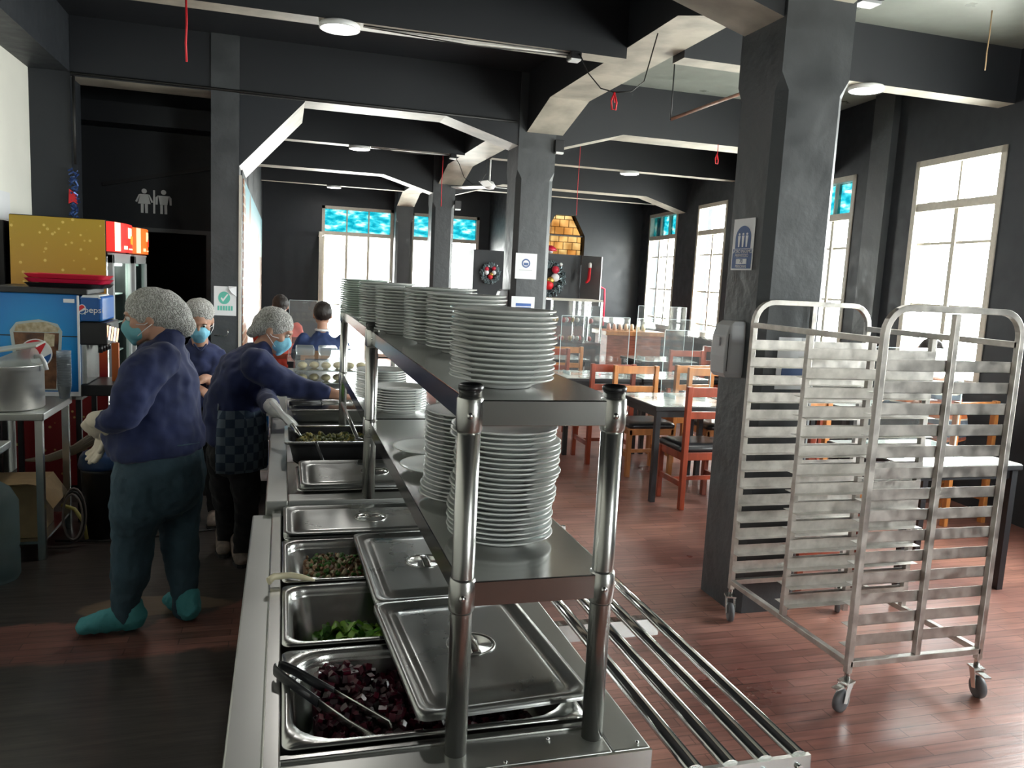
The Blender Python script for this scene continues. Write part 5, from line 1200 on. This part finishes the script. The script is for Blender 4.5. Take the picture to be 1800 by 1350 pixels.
# black cupboards with christmas decorations
t = thing('black_cupboard', 'black cupboard with a half open grey door below the amber window', 'cupboard', (4.6, 12.9, 0))
MB().box((3.92, 12.8, .9), (4.85, 13.35, 2.10)).build('body', black, t); MB().box((3.92, 12.78, .0), (4.95, 13.35, .9)).build('base_cabinet', mat('dark_wood_base', (.06, .02, .015), .5), t)
MB().quadprism([(4.86, 12.8, 1.27), (5.04, 12.35, 1.27), (5.04, 12.35, 2.08), (4.86, 12.8, 2.10)], (.02, .01, 0)).build('door', mat('satin_grey_door', (.16, .17, .18), .35), t)
t = thing('christmas_stocking', 'red stocking with white cuff hung on the grey cupboard door', 'christmas stocking', (4.93, 12.5, 1.7))
MB().limb([(4.90, 12.50, 1.92), (4.895, 12.50, 1.78), (4.885, 12.49, 1.70), (4.855, 12.49, 1.66)], [(.035, .02), (.04, .022), (.045, .025), (.035, .02)]).build('sock', redcord, t); MB().limb([(4.90, 12.50, 1.95), (4.90, 12.50, 1.91)], [(.04, .025)]*2).build('cuff', white, t)
def wreath(label, c, R, seed):
    t = thing('christmas_wreath', label, 'christmas wreath', c); rnd = random.Random(seed)
    mb = MB()
    for k in range(260):
        a_ = rnd.uniform(0, 2*PI); rr_ = R*rnd.uniform(.75, 1.15); mb.obox((c[0]+rr_*math.cos(a_), c[1]-rnd.uniform(0, .06), c[2]+rr_*math.sin(a_)), (.06, .01, .015), Euler((rnd.uniform(0, 3), rnd.uniform(0, 3), rnd.uniform(0, 3))).to_matrix())
    mb.build('tinsel', mat('silver_green_tinsel_%d' % seed, (.18, .24, .26), .3, .4), t)
    for k, (dx, dz, r_, m_) in enumerate(((-.10, .10, .055, red), (.08, .12, .05, red), (-.10, .02, .06, paper), (.08, .02, .055, paper), (0, -.08, .06, redcord), (-.05, .17, .02, white), (.15, .19, .022, white), (.02, -.02, .05, mat('bauble_gold_%d' % seed, (.5, .33, .08), .25, .6)))):
        MB().sphere((c[0]+dx*R/.2, c[1]-.05, c[2]+dz*R/.2), r_*R/.2, 14, 10).build('bauble', m_, t)
wreath('silver-green wreath with red and white baubles on the black cupboard', (4.27, 12.765, 1.68), .26, 5)
wreath('narrow red and green decoration hanging left of the second column', (3.30, 12.93, 1.72), .14, 6)
struct(MB().box((3.02, 12.95, .9), (3.88, 13.3, 2.10)).build('trim_51', black))
t = thing('red_pipe', 'bright red pipe bracket on the back wall beside the grey cupboard door', 'pipe', (5.2, 13.3, 1.4))
MB().tube([(5.22, 13.3, 1.57), (5.45, 13.3, 1.58), (5.52, 13.3, 1.55), (5.53, 13.3, 1.3), (5.53, 13.3, .9)], .018, 8).build('pipe', red, t); MB().box((5.17, 13.27, 1.44), (5.27, 13.39, 1.58)).build('box', white, t)
t = thing('pendant_lamp', 'small red-domed pendant lamp in front of the amber window', 'pendant lamp', (4.5, 13.1, 2.2))
MB().lathe([(.12, 0), (.10, .05), (.04, .09), (0, .095)], (4.42, 13.2, 2.16), 20).build('shade', red, t); MB().lathe([(0, 0), (.05, .01), (.055, .06), (0, .07)], (4.42, 13.2, 2.115), 16).build('globe', white, t); MB().tube([(4.42, 13.2, 2.25), (4.42, 13.2, 3.57)], .004, 6).build('wire', wirem, t)
# ============================================================ PEOPLE
def organic(name, mb, m, parent, voxel=.008, smooth=6, fold=0., fscale=.06, fac=.5, stretch=None):
    o = mb.build(name, m, parent)
    for p in o.data.polygons: p.use_smooth = True
    r = o.modifiers.new('remesh', 'REMESH'); r.mode = 'VOXEL'; r.voxel_size = voxel; r.use_smooth_shade = True
    s_ = o.modifiers.new('smooth', 'SMOOTH'); s_.factor = fac; s_.iterations = smooth
    if fold:
        tx = bpy.data.textures.new(name+'_folds', 'CLOUDS'); tx.noise_scale = fscale; tx.noise_depth = 1
        d = o.modifiers.new('folds', 'DISPLACE'); d.texture = tx; d.strength = fold; d.mid_level = .5; d.texture_coords = 'GLOBAL'
    return o
def hand(mb, W, d, n, s, L=.175, curl=.5, spread=.12, thin=0., thumb=.7):
    W = Vector(W); d = Vector(d).normalized(); n = Vector(n); n = (n-d*n.dot(d)).normalized(); s_ = d.cross(n)*(1 if s > 0 else -1)
    k = L/.175; t = thin
    mb.limb([W-d*.01, W+d*.03*k, W+d*.075*k], [(.024*k+t, .017*k+t), (.036*k+t, .015*k+t), (.038*k+t, .012*k+t)], side=s_, seg=14, sub=3)
    for i, (off, ln) in enumerate(((.028, .068), (.010, .076), (-.009, .071), (-.027, .056))):
        b = W+d*(.078-.004*abs(i-1))*k+s_*off*k; ang = spread*(off/.03)
        a1 = curl*(.5+.08*i); dirs = []
        base = (d+s_*ang).normalized()
        p = [b-d*.015*k]; q = b; th = 0
        for seg_l, da in ((.45, a1), (.32, a1*1.2), (.25, a1*.8)):
            th += da; dv = (base*math.cos(th)+n*math.sin(th)); p.append(q); q = q+dv*(ln*seg_l*k)
        p.append(q)
        mb.limb(p, [.0088*k+t, .0086*k+t, .0080*k+t, .0074*k+t, .0064*k+t], side=s_, seg=10, sub=2)
    b = W+d*.022*k+s_*.024*k; d1 = (d*.65+s_*thumb+n*.25).normalized(); d2 = (d*.9+s_*.25+n*(.25+curl*.5)).normalized()
    mb.limb([b, b+d1*.032*k, b+d1*.032*k+d2*.028*k, b+d1*.032*k+d2*.050*k], [.013*k+t, .0115*k+t, .0100*k+t, .0078*k+t], side=n, seg=10, sub=2)
def head_mesh(mb, Cc, f, u, k=1.):
    Cc = Vector(Cc); f = Vector(f).normalized(); u = Vector(u); u = (u-f*u.dot(f)).normalized(); s_ = f.cross(u)
    M3 = Matrix((s_, f, u)).transposed()
    mb.sphere(Cc+u*.012*k, (.074*k, .092*k, .098*k), 24, 16, M3)
    mb.sphere(Cc+f*.030*k-u*.035*k, (.062*k, .062*k, .070*k), 20, 14, M3)      # face
    mb.limb([Cc+f*.03*k-u*.07*k, Cc+f*.062*k-u*.098*k], [(.046*k, .030*k), (.026*k, .020*k)], side=s_, sub=3)   # jaw, chin
    mb.limb([Cc+f*.090*k+u*.012*k, Cc+f*.104*k-u*.018*k, Cc+f*.108*k-u*.036*k], [.007*k, .010*k, .014*k], side=s_, sub=3, seg=10)   # nose
    mb.limb([Cc+f*.083*k+u*.020*k-s_*.04*k, Cc+f*.092*k+u*.024*k, Cc+f*.083*k+u*.020*k+s_*.04*k], [.009*k]*3, side=u, sub=3, seg=8)  # brow
    mb.limb([Cc+f*.082*k-u*.064*k-s_*.02*k, Cc+f*.088*k-u*.064*k, Cc+f*.082*k-u*.064*k+s_*.02*k], [.007*k]*3, side=u, sub=2, seg=8)  # lips
    for g in (-1, 1):
        mb.sphere(Cc+s_*g*.077*k-f*.006*k-u*.012*k, (.010*k, .018*k, .030*k), 14, 10, M3)   # ear
        mb.sphere(Cc+s_*g*.045*k+f*.060*k-u*.028*k, (.022*k, .022*k, .024*k), 12, 8, M3)
    return f, u, s_, M3
def eyes(t, Cc, f, u, s_, k=1.):
    for g in (-1, 1):
        c = Vector(Cc)+f*.080*k+u*.004*k+s_*g*.031*k
        e = MB().sphere(c, .0125*k, 14, 10).build('eye', eyew, t)
        MB().sphere(c+f*.0065*k-u*.001, .0078*k, 12, 8).build('iris', irism, e)
        MB().limb([c+f*.012*k+u*.013*k-s_*.016*k, c+f*.014*k+u*.017*k, c+f*.012*k+u*.013*k+s_*.016*k], [.0028*k]*3, seg=6, sub=2).build('eyebrow', hairm, t)
eyew = mat('eye_white', (.7, .68, .65), .2); irism = mat('dark_iris', (.02, .012, .008), .15)
def facemask(t, Cc, f, u, s_, M3, m, k=1.):
    mb = MB(); mb.sphere(Cc+f*.060*k-u*.050*k, (.064*k, .056*k, .052*k), 20, 14, M3)
    mb.limb([Cc+f*.088*k-u*.012*k, Cc+f*.108*k-u*.040*k, Cc+f*.082*k-u*.100*k], [(.030*k, .012*k), (.042*k, .014*k), (.036*k, .012*k)], side=s_, sub=3)
    organic('face_mask', mb, m, t, .006*k, 4, .003, .02)
    for g in (-1, 1):
        for dz in (-.025, -.075):
            MB().tube([Cc+f*.055*k-u*(-dz)*k+s_*g*.062*k, Cc+f*.02*k-u*(.02+(-dz)*.4)*k+s_*g*.080*k, Cc-f*.012*k-u*(.008+(-dz)*.3)*k+s_*g*.084*k], .0016, 6).build('mask_strap', paper, t)
def shrink(rs, d): return [tuple(max(.012, x-d) for x in (q if isinstance(q, (tuple, list)) else (q, q))) for q in rs]
def body(name_label, base, shirt, pants, skinch, hands, headspec, shirt_m, pants_m, skin_m=None, neck=None, voxel=.007, fold=.012):
    t = thing('person', name_label, 'person', base)
    Cc, f, u = headspec
    sk = MB(); f, u, s_, M3 = head_mesh(sk, Cc, f, u)
    for i_, ch in enumerate(shirt+pants): sk.limb(ch[0], shrink(ch[1], .040 if i_ == 0 else .016), side=ch[2] if len(ch) > 2 else (0, 1, 0), flat=(i_ == 0))
    for ch in skinch: sk.limb(ch[0], ch[1], side=ch[2] if len(ch) > 2 else (0, 1, 0))
    for h in hands: hand(sk, *h[0], **h[1])
    organic('body', sk, skin_m or skin, t, .006, 3)
    eyes(t, Cc, f, u, s_)
    mb = MB()
    for i_, ch in enumerate(shirt): mb.limb(ch[0], ch[1], side=ch[2] if len(ch) > 2 else (0, 1, 0), flat=(i_ == 0))
    organic('shirt', mb, shirt_m, t, voxel, 4, fold*2.6, .085)
    mb = MB()
    for ch in pants: mb.limb(ch[0], ch[1], side=ch[2] if len(ch) > 2 else (0, 1, 0))
    organic('trousers', mb, pants_m, t, voxel, 3, fold*1.5, .06)
    return t, Vector(Cc), f, u, s_, M3
def shoe(t, heel, toe, m, nm='shoe', r=.042, cov=False, solem=None):
    h = Vector((*heel, 0)); e = Vector((*toe, 0)); d = (e-h).normalized(); sd = Vector((-d.y, d.x, 0)); L = (e-h).length
    mb = MB(); mb.limb([h+d*.02+Vector((0,0,r+.012)), h+d*L*.5+Vector((0,0,r*.95+.006)), e-d*.035+Vector((0,0,r*.72+.006))], [(r*.85, r*1.05), (r*1.0, r*.95), (r*.95, r*.68)], side=sd)
    mb.limb([h+d*.035+Vector((0,0,.06)), h+d*.045+Vector((0,0,.105 if cov else .09))], [(r, r*1.15)]*2, side=sd)
    o = organic(nm, mb, m, t, .006, 3, .012 if cov else .003, .03)
    if solem:
        rg = [Vector((*(h+d*x+sd*y)[:2], 0)) for x, y in ((-.005, -r*.7), (L*.35, -r*.75), (L*.75, -r*1.05), (L*.97, -r*.6), (L*1.01, 0), (L*.97, r*.6), (L*.75, r*1.05), (L*.35, r*.75), (-.005, r*.7), (-.02, 0))]
        MB().loops([[p+Vector((0, 0, .001)) for p in rg], [p+Vector((0, 0, .022)) for p in rg]]).build('sole', solem, o)
def hz(u, v, Y): return at(u, v, Y)

# --- worker at the left, seen from behind, in a navy top and blue jeans
Y = 3.78
torso = ([hz(275, 790, Y)+Vector((0, 0, .0)), hz(272, 752, Y), hz(276, 705, Y), hz(284, 655, Y), hz(290, 622, Y), hz(296, 600, Y)], [(.222, .205), (.218, .206), (.200, .182), (.195, .155), (.165, .105), (.085, .07)])
armN = ([hz(286, 632, 3.60), hz(256, 652, 3.56), hz(236, 688, 3.53), hz(222, 722, 3.52), hz(202, 737, 3.52), hz(180, 738, 3.55)], [.075, .090, .084, .074, .060, .044])
armF = ([hz(280, 632, 3.95), hz(250, 655, 4.0), hz(232, 700, 4.0), hz(215, 735, 3.98), hz(192, 752, 3.90)], [.075, .085, .075, .062, .045])
hips = ([hz(277, 765, Y), hz(280, 795, Y), hz(283, 838, Y)], [(.178, .160), (.200, .184), (.205, .192)])
legN = ([hz(252, 835, 3.69), hz(243, 890, 3.69), hz(234, 945, 3.71), hz(231, 1000, 3.72), hz(222, 1050, 3.72), hz(219, 1085, 3.72)], [(.125, .125), .118, .088, .084, .062, .050])
legF = ([hz(308, 835, 3.88), hz(313, 890, 3.88), hz(316, 945, 3.86), hz(321, 1000, 3.84), hz(323, 1045, 3.82), hz(322, 1072, 3.81)], [(.125, .118), .105, .084, .076, .056, .046])
neck = ([hz(296, 600, Y), hz(285, 585, Y), hz(272, 570, Y)], [.066, .060, .058])
fv, uv = Vector((-1, -.06, -.16)), Vector((-.16, 0, 1))
HC = hz(263, 556, Y)
t, Cc, f, u, s_, M3 = body('woman in navy top, blue jeans and hairnet, turned away at the left', (HC.x, Y, 0), [torso, armN, armF], [hips, legN, legF], [neck, ([armN[0][-1], hz(172, 738, 3.555)], [.034, .030]), ([armF[0][-1], hz(184, 757, 3.88)], [.034, .030])],
    [((hz(172, 738, 3.555), (-.45, .55, -.55), (.2, .8, .3), 1), dict(curl=.5)), ((hz(182, 757, 3.88), (-.2, -.1, -.95), (-.6, -.5, 0), -1), dict(curl=.45))], (HC, fv, uv), navy, jeans)
facemask(t, Cc, f, u, s_, M3, maskm)
mb = MB(); mb.sphere(Cc+u*.040-f*.012, (.090, .104, .088), 24, 16, M3)
mb.limb([hz(262, 545, Y), hz(285, 545, Y), hz(306, 558, Y), hz(322, 573, Y)], [(.088, .092), (.092, .094), (.078, .080), (.050, .056)])
organic('hairnet', mb, net, t, .007, 4, .007, .025)
mb = MB(); hand(mb, hz(172, 738, 3.555), (-.45, .55, -.55), (.2, .8, .3), 1, curl=.5, thin=.004); mb.limb([hz(180, 738, 3.55), hz(168, 738, 3.56)], [.041, .036]); organic('glove', mb, glovem, t, .0045, 2, .004, .02)
mb = MB(); hand(mb, hz(182, 757, 3.88), (-.2, -.1, -.95), (-.6, -.5, 0), -1, curl=.45, thin=.004); mb.limb([hz(188, 755, 3.89), hz(180, 760, 3.87)], [.040, .035]); organic('glove', mb, glovem, t, .0045, 2, .004, .02)
hx = at(232, 1090, 3.72).x; tx_ = at(138, 1100, 3.72).x
shoe(t, (hx+.03, 3.73), (tx_, 3.70), covers, 'shoe_cover', .055, True)
shoe(t, (at(338, 1090, 3.80).x, 3.77), (at(296, 1070, 3.9).x, 3.98), covers, 'shoe_cover', .055, True)
# back pockets and seam of the jeans
MB().tube([hz(288, 785, 3.985-.4), hz(320, 783, 3.60), hz(350, 778, 3.70)], .003, 6).build('waist_seam', jeans, t)

# --- worker bending over the counter
Y = 4.45
torso = ([hz(404, 772, Y), hz(408, 735, Y), hz(416, 695, Y), hz(432, 655, Y), hz(450, 628, Y), hz(462, 612, Y)], [(.185, .150), (.178, .150), (.180, .150), (.195, .145), (.165, .095), (.07, .055)])
armN = ([hz(452, 640, 4.27), hz(485, 665, 4.24), hz(520, 680, 4.22), hz(548, 684, 4.21), hz(572, 688, 4.20)], [(.085, .085), .075, .062, .054, .042])
armF = ([hz(455, 645, 4.60), hz(462, 685, 4.56), hz(470, 703, 4.08), hz(478, 714, 3.88)], [.070, .058, .046, .036])
hips = ([hz(406, 765, Y), hz(408, 795, Y)], [(.155, .120), (.155, .125)])
legN = ([hz(422, 795, 4.37), hz(432, 850, 4.38), hz(433, 900, 4.42), hz(428, 945, 4.50), hz(424, 965, 4.53)], [(.088, .10), .080, .064, .052, .046])
legF = ([hz(395, 795, 4.54), hz(396, 850, 4.60), hz(398, 900, 4.66), hz(397, 940, 4.72), hz(396, 955, 4.74)], [(.088, .10), .080, .064, .050, .044])
neck = ([hz(455, 620, Y), hz(468, 602, Y), hz(478, 588, Y)], [.055, .05, .05])
fv, uv = Vector((.90, -.15, -.42)), Vector((.42, 0, .9))
HC = hz(481, 579, Y)
fore = ([armN[0][-1], hz(592, 694, 4.18), hz(598, 696, 4.18)], [.032, .026, .024])
t, Cc, f, u, s_, M3 = body('woman in navy top and checked apron bending over the food counter', (HC.x-.25, Y, 0), [torso, armN, armF], [hips, legN, legF], [neck, fore, ([armF[0][-1], hz(483, 722, 3.80)], [.030, .027])],
    [((hz(598, 696, 4.18), (.9, -.1, -.10), (0, 0, -1), 1), dict(curl=.4)), ((hz(483, 722, 3.80), (.80, -.1, -.50), (-.4, 0, -.8), 1), dict(curl=.35))], (HC, fv, uv), navy, blackcloth)
facemask(t, Cc, f, u, s_, M3, maskb)
mb = MB(); mb.sphere(Cc+u*.040-f*.010, (.088, .100, .080), 24, 16, M3); mb.limb([hz(486, 570, Y), hz(464, 572, Y), hz(447, 582, Y)], [(.088, .082), (.080, .070), (.055, .032)])
organic('hairnet', mb, net, t, .007, 4, .007, .025)
mb = MB(); hand(mb, hz(483, 722, 3.80), (.80, -.1, -.50), (-.4, 0, -.8), 1, curl=.35, thin=.004); mb.limb([hz(476, 713, 3.90), hz(484, 723, 3.80)], [.036, .032]); organic('glove', mb, glovec, t, .0045, 2, .004, .02)
def aprmat():
    M = mat('checked_apron', (.05, .08, .14), .85); nt = M.node_tree; b = nt.nodes['Principled BSDF']
    g = N(nt, 'NewGeometry'); ck = N(nt, 'TexChecker'); ck.inputs['Scale'].default_value = 22; ck.inputs[1].default_value = (.035, .06, .10, 1); ck.inputs[2].default_value = (.13, .17, .22, 1)
    nt.links.new(g.outputs['Position'], ck.inputs[0]); nt.links.new(ck.outputs[0], b.inputs['Base Color']); return M
apr = aprmat(); mb = MB(); rings = []
for v_, rx, ry in ((712, .155, .186), (730, .168, .196), (755, .175, .200), (785, .180, .200), (818, .180, .195)):
    c = hz(410, v_, Y); row = []
    for k in range(25):
        a_ = math.radians(-115+230*k/24); w_ = 1+.02*math.sin(k*1.7+v_*.05); row.append(Vector((c.x+rx*w_*math.cos(a_), c.y+ry*w_*math.sin(a_), c.z)))
    rings.append(row)
vs = [p for r in rings for p in r]; mb.add(vs, [[i*25+k, i*25+k+1, (i+1)*25+k+1, (i+1)*25+k] for i in range(4) for k in range(24)], True)
o = mb.build('apron', apr, t); sd_ = o.modifiers.new('cloth', 'SOLIDIFY'); sd_.thickness = .004
MB().tube([rings[0][0], hz(385, 700, 4.33), hz(372, 722, Y), hz(372, 735, Y), hz(366, 760, 4.42)], .005, 6).build('apron_tie', mat('apron_tie', (.3, .33, .38), .8), t)
a1, b1 = atz(416, 966, 0), atz(426, 1000, 0); shoe(t, a1[:2], b1[:2], sneaker, 'sneaker', .044, solem=sole)
a1, b1 = atz(392, 955, 0), atz(394, 982, 0); shoe(t, a1[:2], b1[:2], sneaker, 'sneaker', .044, solem=sole)

# --- third worker facing the camera
Y = 5.30; X1_ = (1, 0, 0)
torso = ([hz(352, 735, Y), hz(352, 690, Y), hz(353, 650, Y), hz(354, 622, Y), hz(352, 605, Y)], [(.165, .135), (.160, .130), (.170, .130), (.150, .085), (.065, .05)], X1_)
armL = ([hz(372, 622, Y), hz(383, 645, 5.25), hz(384, 665, 5.18), hz(374, 672, 5.08)], [.062, .060, .055, .042], X1_)
armR = ([hz(334, 622, Y), hz(324, 645, 5.25), hz(324, 668, 5.18), hz(334, 678, 5.08)], [.062, .060, .055, .042], X1_)
zz = Vector((hz(352, 735, Y).x, Y, 0))
hips = ([zz+Vector((0, 0, .74)), zz+Vector((0, 0, .66))], [(.165, .135), (.165, .14)], X1_)
lg = [([zz+Vector((g*.08, 0, .66)), zz+Vector((g*.085, -.01, .38)), zz+Vector((g*.085, .01, .09))], [(.085, .095), .062, .045], X1_) for g in (-1, 1)]
HC = hz(350, 562, Y-.06); fv, uv = Vector((.05, -.88, -.42)), Vector((0, -.42, .9))
t, Cc, f, u, s_, M3 = body('woman in navy polo and hairnet facing the camera behind the other worker', (zz.x, Y, 0), [torso, armL, armR], [hips]+lg, [([hz(352, 612, Y), hz(351, 590, Y-.03)], [.052, .048]), ([armL[0][-1], hz(362, 665, 5.02), hz(354, 668, 4.98)], [.034, .028, .025]), ([armR[0][-1], hz(344, 680, 5.0)], [.034, .026])],
    [((hz(354, 668, 4.98), (-.8, -.2, -.3), (0, .3, -1), 1), dict(curl=.6)), ((hz(344, 680, 5.0), (.6, -.4, -.3), (0, .3, -1), -1), dict(curl=.6))], (HC, fv, uv), navy, blackcloth)
facemask(t, Cc, f, u, s_, M3, maskb)
mb = MB(); mb.sphere(Cc+u*.048-f*.018, (.092, .098, .080), 24, 16, M3); organic('hairnet', mb, net, t, .007, 3, .007, .022)
for g in (-1, 1): shoe(t, (zz.x+g*.085, Y+.06), (zz.x+g*.09, Y-.18), sneaker, 'shoe', .042, solem=sole)
MB().limb([hz(342, 606, Y-.10), hz(352, 616, Y-.115), hz(362, 606, Y-.10)], [(.012, .006)]*3, seg=10).build('collar', navy, t)

# --- seated diners
def seated(label, x, y, rz, lean, shirt_m, pants_m, hairlen=.0, side=(1, 0, 0), kneedrop=.0, collar=None, headdir=0.):
    R = Matrix.Rotation(rz, 3, 'Z'); B = Vector((x, y, 0))
    def P(a, b, z): return B + R @ Vector((a, b, z))
    sx = R @ Vector((1, 0, 0))
    torso = ([P(0, .01, .60), P(0, -.02+lean*.3, .75), P(0, lean*.7, .95), P(0, lean, 1.06)], [(.17, .13), (.165, .125), (.185, .115), (.07, .055)], sx)
    arms = [([P(g*.17, lean*.9, 1.0), P(g*.23, lean+.08, .86), P(g*.20, lean+.24, .80)], [.062, .052, .040], sx) for g in (-1, 1)]
    thigh = [([P(g*.09, .03, .585), P(g*.10, .36, .565), P(g*.10, .40, .32), P(g*.10, .38, .08)], [.085, .070, .055, .040], sx) for g in (-1, 1)]
    hips = ([P(-.06, .01, .60), P(.06, .01, .60)], [(.11, .09)]*2, R @ Vector((0, 1, 0)))
    HC = P(headdir, lean+.03, 1.235); f = R @ Vector((0, .93, -.2))
    t, Cc, f, u, s_, M3 = body(label, (x, y, 0), [torso]+arms, [hips]+thigh, [([P(0, lean, 1.04), P(headdir*.6, lean+.01, 1.15)], [.050, .046], sx)]+[([P(g*.20, lean+.24, .80), P(g*.12, lean+.36, .81)], [.030, .025], sx) for g in (-1, 1)],
        [((P(g*.12, lean+.36, .81), R @ Vector((-g*.5, .8, 0)), (0, 0, -1), g), dict(curl=.5)) for g in (-1, 1)], (HC, f, (0, 0, 1)), shirt_m, pants_m, voxel=.012)
    mb = MB(); mb.sphere(Cc+u*.026-f*.022, (.086, .092, .098), 20, 14, M3)
    if hairlen: mb.limb([Cc-f*.05, Cc-f*.07-u*hairlen], [(.07, .04), (.05, .03)], side=s_)
    organic('hair', mb, hairm, t, .008, 3, .006, .02)
    if collar: MB().tube([P(.06*math.cos(q)+headdir*.2, lean+.005+.06*math.sin(q), 1.095) for q in [2*PI*k/16 for k in range(16)]], .012, 8, closed=True).build('collar', collar, t)
    for g in (-1, 1):
        h = P(g*.10, .34, 0); e = P(g*.10, .58, 0); shoe(t, h[:2], e[:2], sole, 'shoe', .04)
    return t
seated('seated diner in navy with a white collar, back turned, on an orange chair', .36, 7.52, 0, .04, mat('navy_jacket', (.02, .04, .12), .8), blackcloth, collar=white)
seated('dark-haired diner in a coral top half hidden behind the bending worker', -.02, 8.98, 0, .05, mat('coral_top', (.6, .07, .04), .7), blackcloth, .08)
def stripes():
    M = mat('striped_shirt', (.3, .3, .3), .8); nt = M.node_tree; b = nt.nodes['Principled BSDF']
    g = N(nt, 'NewGeometry'); sp = N(nt, 'SeparateXYZ'); nt.links.new(g.outputs['Position'], sp.inputs[0])
    m_ = N(nt, 'Math', operation='MULTIPLY'); m_.inputs[1].default_value = 11; nt.links.new(sp.outputs[2], m_.inputs[0]); fr = N(nt, 'Math', operation='FRACT'); nt.links.new(m_.outputs[0], fr.inputs[0])
    r = ramp(nt, fr.outputs[0], [(0, (.10, .13, .17)), (.35, (.10, .13, .17)), (.36, (.6, .58, .52)), (.48, (.6, .58, .52)), (.49, (.55, .16, .05)), (.78, (.55, .16, .05)), (.79, (.25, .07, .05)), (1, (.25, .07, .05))], 'CONSTANT')
    nt.links.new(r.outputs[0], b.inputs['Base Color']); return M
seated('diner in a striped grey and orange shirt leaning over a table, right side', 4.88, 4.82, .12, .16, stripes(), blackcloth, headdir=-.06)
